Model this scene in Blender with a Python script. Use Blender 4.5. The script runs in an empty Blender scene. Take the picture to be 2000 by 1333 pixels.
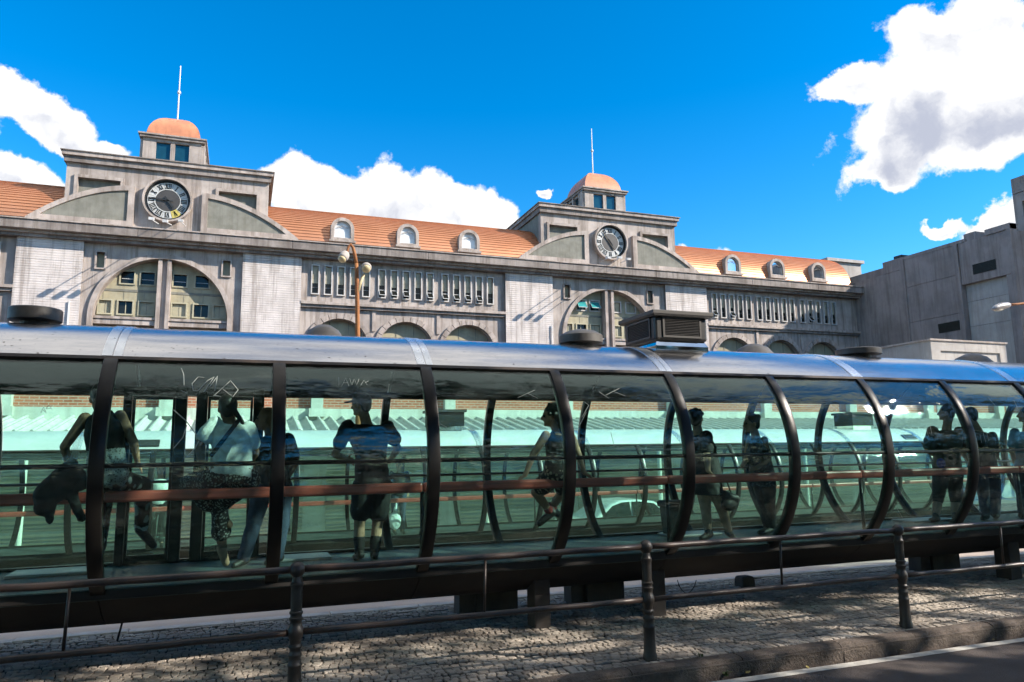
import bpy, bmesh, math, random
from mathutils import Vector, Matrix
from mathutils.geometry import tessellate_polygon
random.seed(7)
PI = math.pi
sc = bpy.context.scene
col = sc.collection

# ------------------------------------------------------------------ camera
CZ = 1.75
R3 = Matrix(((0.93897262, -0.03858628, -0.34182088), (-0.3437172, -0.1449449, -0.92781974), (-0.01374408, 0.98868705, -0.14936206)))
FPX = 1430.67
cd = bpy.data.cameras.new('camera')
cam = bpy.data.objects.new('camera', cd)
col.objects.link(cam)
cam.matrix_world = Matrix.Translation((0, 0, CZ)) @ R3.to_4x4()
cd.sensor_width = 36.0
cd.lens = 36.0 * FPX / 2000.0
cd.clip_start = 0.05
cd.clip_end = 3000
sc.camera = cam

# ------------------------------------------------------------------ light and exposure
SUN = Vector((0.736, -0.433, 0.52)).normalized()
SUN_EL = math.asin(SUN.z)
SUN_AZ = math.atan2(SUN.x, SUN.y)
sl = bpy.data.lights.new('sun', 'SUN')
sl.energy = 5.0
sl.angle = math.radians(0.53)
sl.color = (1.0, 0.90, 0.78)
so = bpy.data.objects.new('sun', sl)
so.rotation_euler = (-SUN).to_track_quat('-Z', 'Y').to_euler()
so.location = (30, -20, 40)
col.objects.link(so)
sc.view_settings.view_transform = 'Standard'
sc.view_settings.look = 'None'
sc.view_settings.exposure = 0.95
sc.view_settings.gamma = 1.0
sc.view_settings.use_curve_mapping = False
cy = sc.cycles
cy.use_denoising = True
cy.use_adaptive_sampling = True
cy.adaptive_threshold = 0.03
cy.adaptive_min_samples = 16
cy.transparent_max_bounces = 32
cy.max_bounces = 9
cy.diffuse_bounces = 3
cy.glossy_bounces = 5
cy.caustics_reflective = False
cy.caustics_refractive = False
cy.sample_clamp_indirect = 6.0


class NT:
    """small helper for building node graphs"""
    def __init__(s, tree):
        s.t = tree
        s.t.nodes.clear()
    def n(s, kind, **kw):
        nd = s.t.nodes.new(kind)
        for k, v in kw.items():
            if k.startswith('i_'):
                key = k[2:]
                nd.inputs[int(key) if key.isdigit() else key.replace('_', ' ')].default_value = v
            else:
                setattr(nd, k, v)
        return nd
    def l(s, a, b):
        s.t.links.new(a, b)
    def m(s, op, a, b=None, c=None, clamp=False):
        nd = s.n('ShaderNodeMath', operation=op, use_clamp=clamp)
        for i, v in enumerate((a, b, c)):
            if v is None:
                continue
            if isinstance(v, (int, float)):
                nd.inputs[i].default_value = v
            else:
                s.l(v, nd.inputs[i])
        return nd.outputs[0]
    def mix(s, f, a, b, bt='MIX'):
        nd = s.n('ShaderNodeMix', data_type='RGBA', blend_type=bt)
        for i, v in ((0, f), (6, a), (7, b)):
            if isinstance(v, (int, float)):
                nd.inputs[i].default_value = v
            elif isinstance(v, (tuple, list)):
                nd.inputs[i].default_value = tuple(v) + ((1,) if len(v) == 3 else ())
            else:
                s.l(v, nd.inputs[i])
        return nd.outputs[2]
    def sstep(s, v, lo, hi, a=0.0, b=1.0):
        nd = s.n('ShaderNodeMapRange', interpolation_type='SMOOTHSTEP')
        s.l(v, nd.inputs[0])
        for i, x in ((1, lo), (2, hi), (3, a), (4, b)):
            nd.inputs[i].default_value = x
        return nd.outputs[0]


# ------------------------------------------------------------------ sky with cumulus clouds
def make_world():
    w = bpy.data.worlds.new('World')
    sc.world = w
    w.use_nodes = True
    N = NT(w.node_tree)
    out = N.n('ShaderNodeOutputWorld')
    bg = N.n('ShaderNodeBackground')
    bg.inputs[1].default_value = 0.1
    N.l(bg.outputs[0], out.inputs[0])
    sky = N.n('ShaderNodeTexSky', sky_type='NISHITA', sun_disc=False)
    sky.sun_elevation = SUN_EL
    sky.sun_rotation = SUN_AZ
    sky.air_density = 1.0
    sky.dust_density = 0.15
    sky.ozone_density = 3.0
    sky.altitude = 900
    hs = N.n('ShaderNodeHueSaturation')
    hs.inputs['Hue'].default_value = 0.497
    hs.inputs['Saturation'].default_value = 1.42
    hs.inputs['Value'].default_value = 1.40
    N.l(sky.outputs[0], hs.inputs['Color'])
    tc = N.n('ShaderNodeTexCoord')
    sep = N.n('ShaderNodeSeparateXYZ')
    d = tc.outputs['Generated']
    # warp the direction a little so cloud outlines are ragged
    nz = N.n('ShaderNodeTexNoise', i_Scale=5.0, i_Detail=7.0, i_Roughness=0.58)
    N.l(d, nz.inputs['Vector'])
    sub = N.n('ShaderNodeVectorMath', operation='SUBTRACT')
    N.l(nz.outputs['Color'], sub.inputs[0])
    sub.inputs[1].default_value = (0.5, 0.5, 0.5)
    scl = N.n('ShaderNodeVectorMath', operation='SCALE')
    N.l(sub.outputs[0], scl.inputs[0])
    scl.inputs['Scale'].default_value = 0.16
    add = N.n('ShaderNodeVectorMath', operation='ADD')
    N.l(d, add.inputs[0])
    N.l(scl.outputs[0], add.inputs[1])
    N.l(add.outputs[0], sep.inputs[0])
    az = N.m('ARCTAN2', sep.outputs[0], sep.outputs[1])
    el = N.m('ARCSINE', N.m('MINIMUM', sep.outputs[2], 1.0))
    # clouds: azimuth, elevation, half width, half height in degrees
    blobs = [(53.4, 23.0, 5.6, 4.6), (49.6, 21.6, 4.2, 4.4), (54, 27.6, 5.0, 2.6), (46.6, 24.6, 2.4, 1.4), (58, 22, 6, 4.6), (54.5, 19.6, 5, 2.2), (48.6, 18.4, 2.6, 1.6), (55.0, 14.4, 2.2, 1.2), (52.6, 15.2, 1.3, .7),
             (-15.2, 22.5, 4.3, 1.9), (-11.8, 21.2, 3.3, 1.15), (-9.0, 20.0, 2.3, 0.95), (-15.6, 17.5, 3.9, 1.9), (-20, 19.0, 3.6, 2.4), (-12.8, 16.6, 2.2, 0.9),
             (4.2, 19.6, 4.0, 2.3), (9.6, 18.4, 4.6, 2.9), (14.6, 17.6, 4.2, 2.5), (18.0, 16.2, 3.0, 2.0), (10, 15, 9, 3.0), (22.9, 19.3, 0.9, 0.5), (34.9, 14.6, 3.2, 1.9), (32.4, 14.4, 3.0, 2.0),
             (80, 24, 9, 4), (96, 34, 9, 5), (-45, 22, 9, 4), (-70, 34, 12, 5), (-95, 26, 9, 4), (-125, 36, 12, 6), (-160, 30, 10, 5), (170, 38, 13, 5),
             (140, 28, 10, 5), (118, 42, 10, 4), (-30, 50, 12, 4), (50, 44, 12, 4.5), (82, 50, 14, 6), (-140, 15, 20, 4), (160, 14, 18, 4), (125, 16, 12, 4)]
    dens = None
    low = None
    for a, e, ra, re in blobs:
        da = N.m('SUBTRACT', az, math.radians(a))
        da = N.m('ARCTAN2', N.m('SINE', da), N.m('COSINE', da)) if abs(a) > 100 else da
        u = N.m('DIVIDE', da, math.radians(ra))
        v = N.m('DIVIDE', N.m('SUBTRACT', el, math.radians(e)), math.radians(re))
        b = N.m('SUBTRACT', 1.0, N.m('SQRT', N.m('ADD', N.m('MULTIPLY', u, u), N.m('MULTIPLY', v, v))))
        # how far below its own middle a point of this cloud lies
        lw = N.m('MULTIPLY', N.m('MAXIMUM', b, 0.0), N.m('SUBTRACT', 0.62, v))
        dens = b if dens is None else N.m('SMOOTH_MAX', dens, b, 0.25)
        low = lw if low is None else N.m('ADD', low, lw)
    n2 = N.n('ShaderNodeTexNoise', i_Scale=15.0, i_Detail=12.0, i_Roughness=0.62)
    N.l(d, n2.inputs['Vector'])
    n3 = N.n('ShaderNodeTexNoise', i_Scale=9.0, i_Detail=6.0, i_Roughness=0.55)
    N.l(add.outputs[0], n3.inputs['Vector'])
    # the same noise read a little towards the sun: gives the lit and the shaded side of each billow
    off = N.n('ShaderNodeVectorMath', operation='ADD')
    N.l(add.outputs[0], off.inputs[0])
    off.inputs[1].default_value = SUN * 0.022 + Vector((0, 0, 0.012))
    n4 = N.n('ShaderNodeTexNoise', i_Scale=9.0, i_Detail=6.0, i_Roughness=0.55)
    N.l(off.outputs[0], n4.inputs['Vector'])
    f = N.m('ADD', dens, N.m('MULTIPLY', N.m('SUBTRACT', n2.outputs['Fac'], 0.5), 1.15))
    # broken cloud overhead, mirrored in the steel roof
    pv = N.n('ShaderNodeVectorMath', operation='DIVIDE')
    cz = N.n('ShaderNodeCombineXYZ')
    sd = N.n('ShaderNodeSeparateXYZ')
    N.l(d, sd.inputs[0])
    zz = N.m('MAXIMUM', sd.outputs[2], 0.2)
    for i in range(3):
        N.l(zz, cz.inputs[i])
    N.l(d, pv.inputs[0]); N.l(cz.outputs[0], pv.inputs[1])
    n6 = N.n('ShaderNodeTexNoise', i_Scale=2.3, i_Detail=8.0, i_Roughness=0.55)
    N.l(pv.outputs[0], n6.inputs['Vector'])
    ovh = N.m('MULTIPLY', N.sstep(n6.outputs['Fac'], 0.36, 0.50), N.sstep(sd.outputs[2], 0.62, 0.82))
    mask = N.m('MAXIMUM', N.sstep(f, 0.0, 0.20), ovh)
    relief = N.m('SUBTRACT', n3.outputs['Fac'], n4.outputs['Fac'])
    sh = N.m('ADD', N.m('MULTIPLY', low, 1.05), N.m('MULTIPLY', relief, -2.6))
    sh = N.m('ADD', sh, N.m('MULTIPLY', N.m('SUBTRACT', n3.outputs['Fac'], 0.5), 0.9))
    shade = N.sstep(sh, 0.25, 1.15)
    cloud = N.mix(shade, (6.0, 6.0, 6.0), (2.9, 3.1, 3.75))
    N.l(N.mix(mask, hs.outputs[0], cloud), bg.inputs[0])
    w.cycles.sampling_method = 'MANUAL'
    w.cycles.sample_map_resolution = 256
make_world()


# ------------------------------------------------------------------ materials
def mat(name, c, rough=0.7, metal=0.0, c2=None, scale=3.0, amt=0.5, bump=0.0, bscale=40.0, streak=0.0, spec=0.5, island=0.0, speck=None, aniso=None):
    """principled material; colour varies between c and c2 with world-space noise, streak adds vertical run-off stains"""
    m = bpy.data.materials.new(name)
    m.use_nodes = True
    N = NT(m.node_tree)
    out = N.n('ShaderNodeOutputMaterial')
    p = N.n('ShaderNodeBsdfPrincipled')
    N.l(p.outputs[0], out.inputs[0])
    p.inputs['Roughness'].default_value = rough
    p.inputs['Metallic'].default_value = metal
    p.inputs['Specular IOR Level'].default_value = spec
    if c2 is None:
        c2 = tuple(v * 0.72 for v in c)
    g = N.n('ShaderNodeNewGeometry')
    pos = g.outputs['Position']
    nz = N.n('ShaderNodeTexNoise', i_Scale=scale, i_Detail=6.0, i_Roughness=0.62)
    if aniso:
        mp = N.n('ShaderNodeMapping')
        mp.inputs['Scale'].default_value = aniso
        N.l(pos, mp.inputs[0])
        N.l(mp.outputs[0], nz.inputs['Vector'])
    else:
        N.l(pos, nz.inputs['Vector'])
    cc = N.mix(N.sstep(nz.outputs['Fac'], 0.32, 0.68, 0.0, amt * 2 if amt < 0.5 else 1.0), c, c2)
    if streak:
        mp = N.n('ShaderNodeMapping')
        mp.inputs['Scale'].default_value = (2.2, 2.2, 0.13)
        N.l(pos, mp.inputs[0])
        ns = N.n('ShaderNodeTexNoise', i_Scale=1.6, i_Detail=5.0, i_Roughness=0.7)
        N.l(mp.outputs[0], ns.inputs['Vector'])
        cc = N.mix(N.sstep(ns.outputs['Fac'], 0.44, 0.66, 0.0, streak), cc, tuple(v * k_ for v, k_ in zip(c, (0.40, 0.37, 0.34))))
    if island:
        oi = N.n('ShaderNodeObjectInfo')
        r = N.m('FRACT', N.m('ADD', g.outputs['Random Per Island'], oi.outputs['Random']))
        cc = N.mix(N.m('MULTIPLY', r, island), cc, tuple(v * 0.3 for v in c))
    if speck:
        n5 = N.n('ShaderNodeTexNoise', i_Scale=speck[0], i_Detail=3.0, i_Roughness=0.6)
        N.l(pos, n5.inputs['Vector'])
        cc = N.mix(N.sstep(n5.outputs['Fac'], speck[1], speck[1] + 0.05), cc, speck[2])
    N.l(cc, p.inputs['Base Color'])
    nb = N.n('ShaderNodeTexNoise', i_Scale=bscale, i_Detail=5.0, i_Roughness=0.6)
    N.l(pos, nb.inputs['Vector'])
    if bump:
        b = N.n('ShaderNodeBump', i_Strength=bump, i_Distance=0.02)
        N.l(nb.outputs['Fac'], b.inputs['Height'])
        N.l(b.outputs[0], p.inputs['Normal'])
    if 0.05 < rough < 0.95:
        rr = N.n('ShaderNodeMapRange')
        N.l(nz.outputs['Fac'], rr.inputs[0])
        rr.inputs[3].default_value = rough * 0.8
        rr.inputs[4].default_value = min(1.0, rough * 1.2)
        N.l(rr.outputs[0], p.inputs['Roughness'])
    m['N'] = 1
    return m


def glass(name, tint, refl=0.055, wave=0.35, rough=0.015, wscale=1.3):
    m = bpy.data.materials.new(name)
    m.use_nodes = True
    N = NT(m.node_tree)
    out = N.n('ShaderNodeOutputMaterial')
    tr = N.n('ShaderNodeBsdfTransparent')
    tr.inputs[0].default_value = tint + (1,)
    gl = N.n('ShaderNodeBsdfGlossy')
    gl.inputs['Roughness'].default_value = rough
    gl.inputs['Color'].default_value = (0.9, 0.97, 0.95, 1)
    g = N.n('ShaderNodeNewGeometry')
    mp = N.n('ShaderNodeMapping')
    mp.inputs['Scale'].default_value = (wscale, wscale * 4, wscale * 4)
    N.l(g.outputs['Position'], mp.inputs[0])
    nz = N.n('ShaderNodeTexNoise', i_Scale=1.5, i_Detail=3.0, i_Roughness=0.5)
    N.l(mp.outputs[0], nz.inputs['Vector'])
    b = N.n('ShaderNodeBump', i_Strength=wave, i_Distance=0.03)
    N.l(nz.outputs['Fac'], b.inputs['Height'])
    N.l(b.outputs[0], gl.inputs['Normal'])
    lw = N.n('ShaderNodeLayerWeight')
    lw.inputs[0].default_value = 0.5
    f = N.m('ADD', refl, N.m('MULTIPLY', N.m('POWER', lw.outputs['Facing'], 4.0), 0.9), clamp=True)
    mx = N.n('ShaderNodeMixShader')
    N.l(f, mx.inputs[0])
    N.l(tr.outputs[0], mx.inputs[1])
    N.l(gl.outputs[0], mx.inputs[2])
    # a thin uneven film of dust and wiping marks
    df = N.n('ShaderNodeBsdfDiffuse')
    df.inputs[0].default_value = (0.55, 0.58, 0.55, 1)
    m3 = N.n('ShaderNodeMapping')
    m3.inputs['Scale'].default_value = (0.5, 3.0, 3.0)
    N.l(g.outputs['Position'], m3.inputs[0])
    n3 = N.n('ShaderNodeTexNoise', i_Scale=2.6, i_Detail=9.0, i_Roughness=0.72)
    N.l(m3.outputs[0], n3.inputs['Vector'])
    m2 = N.n('ShaderNodeMixShader')
    N.l(N.sstep(n3.outputs['Fac'], 0.46, 0.80, 0.0, 0.05), m2.inputs[0])
    N.l(mx.outputs[0], m2.inputs[1])
    N.l(df.outputs[0], m2.inputs[2])
    N.l(m2.outputs[0], out.inputs[0])
    return m


def brick_mat():
    m = bpy.data.materials.new('brick_face')
    m.use_nodes = True
    N = NT(m.node_tree)
    out = N.n('ShaderNodeOutputMaterial')
    p = N.n('ShaderNodeBsdfPrincipled')
    p.inputs['Roughness'].default_value = 0.85
    N.l(p.outputs[0], out.inputs[0])
    g = N.n('ShaderNodeNewGeometry')
    sp = N.n('ShaderNodeSeparateXYZ')
    N.l(g.outputs['Position'], sp.inputs[0])
    cb = N.n('ShaderNodeCombineXYZ')
    N.l(sp.outputs[0], cb.inputs[0])
    N.l(sp.outputs[2], cb.inputs[1])
    br = N.n('ShaderNodeTexBrick', i_Scale=1.0, i_Mortar_Size=0.011)
    br.inputs['Brick Width'].default_value = 0.24
    br.inputs['Row Height'].default_value = 0.085
    br.inputs['Color1'].default_value = (0.50, 0.15, 0.085, 1)
    br.inputs['Color2'].default_value = (0.37, 0.10, 0.055, 1)
    br.inputs['Mortar'].default_value = (0.48, 0.36, 0.29, 1)
    N.l(cb.outputs[0], br.inputs['Vector'])
    N.l(br.outputs['Color'], p.inputs['Base Color'])
    b = N.n('ShaderNodeBump', i_Strength=0.5, i_Distance=0.01)
    b.invert = True
    N.l(br.outputs['Fac'], b.inputs['Height'])
    N.l(b.outputs[0], p.inputs['Normal'])
    return m


def pattern_mat(name, c, c2, scale):
    """printed cloth: light flowers or leaves on a dark ground"""
    m = bpy.data.materials.new(name)
    m.use_nodes = True
    N = NT(m.node_tree)
    out = N.n('ShaderNodeOutputMaterial')
    p = N.n('ShaderNodeBsdfPrincipled')
    p.inputs['Roughness'].default_value = 0.9
    N.l(p.outputs[0], out.inputs[0])
    g = N.n('ShaderNodeNewGeometry')
    v = N.n('ShaderNodeTexVoronoi', i_Scale=scale)
    nz = N.n('ShaderNodeTexNoise', i_Scale=scale * 1.3, i_Detail=3.0)
    N.l(g.outputs['Position'], nz.inputs['Vector'])
    N.l(g.outputs['Position'], v.inputs['Vector'])
    f = N.m('ADD', v.outputs['Distance'], N.m('MULTIPLY', N.m('SUBTRACT', nz.outputs['Fac'], 0.5), 0.8))
    N.l(N.mix(N.sstep(f, 0.30, 0.42), c2, c), p.inputs['Base Color'])
    return m


MT = {}
MT['concrete'] = mat('facade_concrete', (0.45, 0.395, 0.36), 0.85, c2=(0.29, 0.255, 0.235), scale=0.8, amt=0.7, bump=0.35, streak=0.8)
MT['cladding'] = mat('white_cladding', (0.63, 0.58, 0.555), 0.75, c2=(0.47, 0.43, 0.41), scale=0.9, bump=0.2, streak=0.7)
MT['joint'] = mat('cladding_joint', (0.2, 0.18, 0.17), 0.9)
MT['cornice'] = mat('weathered_cornice', (0.30, 0.265, 0.245), 0.9, c2=(0.15, 0.13, 0.12), scale=0.9, amt=0.7, bump=0.3, streak=0.75)
MT['trim'] = mat('stone_trim', (0.44, 0.38, 0.345), 0.85, c2=(0.28, 0.24, 0.215), scale=1.3, amt=0.7, bump=0.3, streak=0.7)
MT['stucco'] = mat('olive_grey_stucco', (0.215, 0.215, 0.185), 0.9, c2=(0.16, 0.16, 0.135), scale=2.0, bump=0.3, streak=0.3)
MT['olive'] = mat('olive_infill', (0.40, 0.365, 0.25), 0.8, c2=(0.31, 0.285, 0.20), scale=1.4, streak=0.25)
MT['olive_panel'] = mat('olive_panel', (0.40, 0.38, 0.27), 0.7, c2=(0.33, 0.31, 0.22), scale=2.0)
MT['terracotta'] = mat('terracotta_metal', (0.60, 0.285, 0.16), 0.45, metal=0.7, c2=(0.50, 0.225, 0.12), scale=0.5, amt=0.8, spec=0.7)
MT['copper'] = mat('copper_dome', (0.54, 0.225, 0.115), 0.42, c2=(0.40, 0.16, 0.085), scale=1.0, amt=0.8, spec=0.6, streak=0.35)
MT['pane'] = mat('dark_window_pane', (0.016, 0.018, 0.016), 0.12, spec=0.3)
MT['mirror_pane'] = mat('reflective_window_pane', (0.75, 0.78, 0.8), 0.05, metal=1.0, c2=(0.7, 0.74, 0.77))
MT['teal_sash'] = mat('teal_sash_glass', (0.05, 0.33, 0.34), 0.12, spec=0.8)
MT['teal_pane'] = mat('teal_window_pane', (0.01, 0.05, 0.075), 0.06, spec=0.8, c2=(0.008, 0.04, 0.06))
MT['blind'] = mat('roller_blind', (0.42, 0.385, 0.29), 0.8)
MT['frame_w'] = mat('pale_frame', (0.55, 0.53, 0.51), 0.6)
MT['frame_d'] = mat('grey_frame', (0.30, 0.28, 0.265), 0.6)
MT['dial'] = mat('clock_dial', (0.50, 0.51, 0.50), 0.5, c2=(0.42, 0.43, 0.42))
MT['dial_y'] = mat('yellowed_dial', (0.55, 0.46, 0.12), 0.5)
MT['clock_dark'] = mat('clock_dark', (0.02, 0.022, 0.022), 0.5)
MT['clock_mid'] = mat('clock_centre', (0.06, 0.055, 0.05), 0.45)
MT['white_pane'] = mat('glossy_white_pane', (0.72, 0.74, 0.75), 0.15, spec=0.6)  # one even glossy white for the dormer panes
MT['white'] = mat('white_metal', (0.75, 0.75, 0.75), 0.45)
MT['dark_conc'] = mat('dark_concrete', (0.28, 0.245, 0.235), 0.9, c2=(0.20, 0.175, 0.168), scale=0.8, bump=0.3, streak=0.5)
MT['pale_conc'] = mat('pale_concrete', (0.42, 0.395, 0.37), 0.9, c2=(0.33, 0.31, 0.29), scale=0.9, streak=0.35)
MT['vent_dark'] = mat('green_black_louvre', (0.012, 0.02, 0.018), 0.5)
MT['brick'] = brick_mat()
MT['plaster'] = mat('pale_plaster', (0.62, 0.62, 0.56), 0.85, c2=(0.54, 0.54, 0.48), scale=1.2, streak=0.3)
MT['canopy'] = mat('concrete_roof_channel', (0.55, 0.55, 0.52), 0.8, c2=(0.45, 0.45, 0.42), scale=2.5)
MT['rust'] = mat('rusty_pole', (0.20, 0.065, 0.022), 0.8, c2=(0.30, 0.13, 0.045), scale=5, bump=0.3)
MT['lamp_cream'] = mat('cream_paint', (0.55, 0.47, 0.28), 0.5)
MT['lamp_glass'] = mat('lamp_lens', (0.6, 0.58, 0.5), 0.25)
MT['grey_metal'] = mat('grey_lamp_metal', (0.36, 0.35, 0.35), 0.4, metal=0.4)
# the tube station
MT['steel'] = mat('brushed_roof_steel', (0.62, 0.60, 0.585), 0.2, metal=1.0, c2=(0.46, 0.455, 0.465), scale=1.6, amt=0.8, aniso=(0.5, 4, 4), bump=0.10, bscale=3.0, speck=(30, 0.66, (0.06, 0.045, 0.04)))
MT['roof_pale'] = mat('pale_painted_roof', (0.62, 0.65, 0.64), 0.42, metal=0.25, c2=(0.52, 0.55, 0.54), scale=1.0)
MT['band'] = mat('bright_seam_band', (0.80, 0.82, 0.84), 0.28, metal=0.9, speck=(30, 0.69, (0.1, 0.08, 0.06)))
MT['black_rib'] = mat('black_painted_steel', (0.006, 0.006, 0.006), 0.34, c2=(0.010, 0.009, 0.008), scale=5, spec=0.35)
MT['gutter'] = mat('dark_gutter', (0.018, 0.013, 0.011), 0.6, c2=(0.035, 0.022, 0.016), scale=9)
MT['ceiling'] = mat('dark_ceiling_lining', (0.018, 0.022, 0.021), 0.45)
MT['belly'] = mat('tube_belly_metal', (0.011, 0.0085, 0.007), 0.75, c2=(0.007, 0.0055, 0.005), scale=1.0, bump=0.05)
MT['floor'] = mat('rubber_floor', (0.05, 0.066, 0.064), 0.6, c2=(0.035, 0.046, 0.045), scale=2)
MT['wood_bar'] = mat('red_brown_wood', (0.46, 0.085, 0.06), 0.42, c2=(0.27, 0.05, 0.036), scale=3, aniso=(0.7, 9, 9))
MT['glass_far'] = glass('pale_green_glass', (0.945, 0.992, 0.972), 0.03, 0.3)
MT['shutter_streaks'] = mat('streak_toned_slat', (0.62, 0.60, 0.50), 0.6, c2=(0.50, 0.48, 0.40), scale=1.0, island=0.6)  # tone changes per slat, standing in for light and dark streaks
MT['glass'] = glass('green_tinted_glass', (0.84, 0.99, 0.955), 0.036, 0.4)
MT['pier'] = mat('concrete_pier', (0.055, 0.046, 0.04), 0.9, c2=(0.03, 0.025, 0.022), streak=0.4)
MT['scratch'] = mat('scratched_glass', (0.36, 0.42, 0.39), 0.8)
MT['ac'] = mat('black_equipment', (0.013, 0.013, 0.014), 0.42, c2=(0.02, 0.02, 0.02))
MT['ac_rim'] = mat('dark_grey_equipment', (0.045, 0.043, 0.042), 0.5)
MT['mirror'] = mat('polished_steel', (0.66, 0.68, 0.66), 0.05, metal=1.0)
MT['vent'] = mat('weathered_vent', (0.085, 0.082, 0.080), 0.55, c2=(0.05, 0.047, 0.045), scale=6)
MT['rail'] = mat('painted_iron', (0.030, 0.024, 0.020), 0.42, c2=(0.02, 0.018, 0.016), scale=14, bump=0.15, bscale=120)
MT['rail_worn'] = mat('worn_iron_rail', (0.060, 0.038, 0.030), 0.36, c2=(0.035, 0.028, 0.025), scale=9, bump=0.15, bscale=120)
MT['bin'] = mat('dark_bin_plastic', (0.03, 0.033, 0.034), 0.5)
# ground
MT['asphalt'] = mat('asphalt', (0.085, 0.068, 0.062), 0.9, c2=(0.058, 0.046, 0.043), scale=1.1, bump=0.7, bscale=160, speck=(150, 0.66, (0.14, 0.13, 0.125)))
MT['bus_lane'] = mat('bus_lane_concrete', (0.46, 0.38, 0.32), 0.85, c2=(0.34, 0.28, 0.235), scale=0.7, aniso=(0.25, 2.5, 1), bump=0.2)
MT['paint'] = mat('worn_road_paint', (0.50, 0.49, 0.45), 0.8, c2=(0.36, 0.34, 0.31), scale=9, speck=(60, 0.64, (0.10, 0.09, 0.09)))
MT['kerb'] = mat('granite_kerb', (0.15, 0.12, 0.10), 0.95, c2=(0.065, 0.052, 0.044), scale=4, bump=0.8, bscale=45)
MT['kerb_pale'] = mat('pale_kerb', (0.68, 0.62, 0.57), 0.85)
MT['stone'] = mat('paving_stone', (0.54, 0.48, 0.41), 0.8, c2=(0.32, 0.275, 0.23), scale=2.2, island=0.55, bump=0.5, bscale=90)
MT['mortar'] = mat('dark_mortar', (0.028, 0.024, 0.021), 0.95, bump=0.5)
MT['leaf'] = mat('leaf', (0.055, 0.10, 0.022), 0.55, c2=(0.03, 0.06, 0.014), scale=1.2, island=0.5)
MT['leaf_dry'] = mat('fallen_leaf', (0.30, 0.24, 0.07), 0.7)
MT['bark'] = mat('bark', (0.09, 0.07, 0.055), 0.95, bump=0.8, bscale=20)
MT['grass'] = mat('weed', (0.07, 0.12, 0.03), 0.7)
# people
for k, c in dict(skin=(0.46, 0.27, 0.18), skin_dark=(0.29, 0.155, 0.10), hair=(0.012, 0.009, 0.008), hair_brown=(0.03, 0.018, 0.012), black=(0.012, 0.012, 0.013), white_shirt=(0.80, 0.83, 0.83),
                 charcoal=(0.03, 0.027, 0.025), jeans=(0.035, 0.052, 0.095), jeans_dark=(0.02, 0.026, 0.045), green_shirt=(0.035, 0.042, 0.028), blue_shirt=(0.04, 0.22, 0.36), blue_bag=(0.01, 0.06, 0.38),
                 cream=(0.55, 0.52, 0.46), rubber=(0.5, 0.48, 0.46), plastic_bag=(0.70, 0.74, 0.76), red=(0.25, 0.03, 0.03), leather=(0.018, 0.015, 0.014)).items():
    MT[k] = mat(k, c, 0.85 if k not in ('leather', 'plastic_bag', 'hair', 'hair_brown') else 0.5, scale=16, bump=0.25, bscale=60)
MT['floral'] = pattern_mat('floral_print', (0.014, 0.014, 0.016), (0.30, 0.32, 0.30), 42)
MT['floral2'] = pattern_mat('floral_shorts_print', (0.02, 0.016, 0.014), (0.33, 0.27, 0.20), 26)
MT['lace'] = pattern_mat('grey_lace_print', (0.30, 0.34, 0.34), (0.10, 0.11, 0.11), 60)
MT['dots'] = pattern_mat('dotted_blouse', (0.045, 0.04, 0.04), (0.20, 0.19, 0.18), 55)
MT['ripped'] = pattern_mat('ripped_black_jeans', (0.012, 0.012, 0.014), (0.30, 0.33, 0.33), 11)
MT['car_white'] = mat('white_car_paint', (0.78, 0.80, 0.80), 0.12, spec=0.8)
MT['car_glass'] = mat('car_window', (0.01, 0.02, 0.02), 0.04, spec=0.8)
MT['tyre'] = mat('tyre_rubber', (0.02, 0.02, 0.02), 0.8)
MT['hub'] = mat('wheel_hub', (0.45, 0.45, 0.46), 0.3, metal=0.9)


# ------------------------------------------------------------------ mesh helpers
def tag(o, label=None, cat=None, group=None, kind=None):
    if label: o['label'] = label
    if cat: o['category'] = cat
    if group: o['group'] = group
    if kind: o['kind'] = kind
    return o


def empty(name, loc=(0, 0, 0)):
    o = bpy.data.objects.new(name, None)
    o.empty_display_size = 0.2
    o.location = loc
    col.objects.link(o)
    return o


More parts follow.
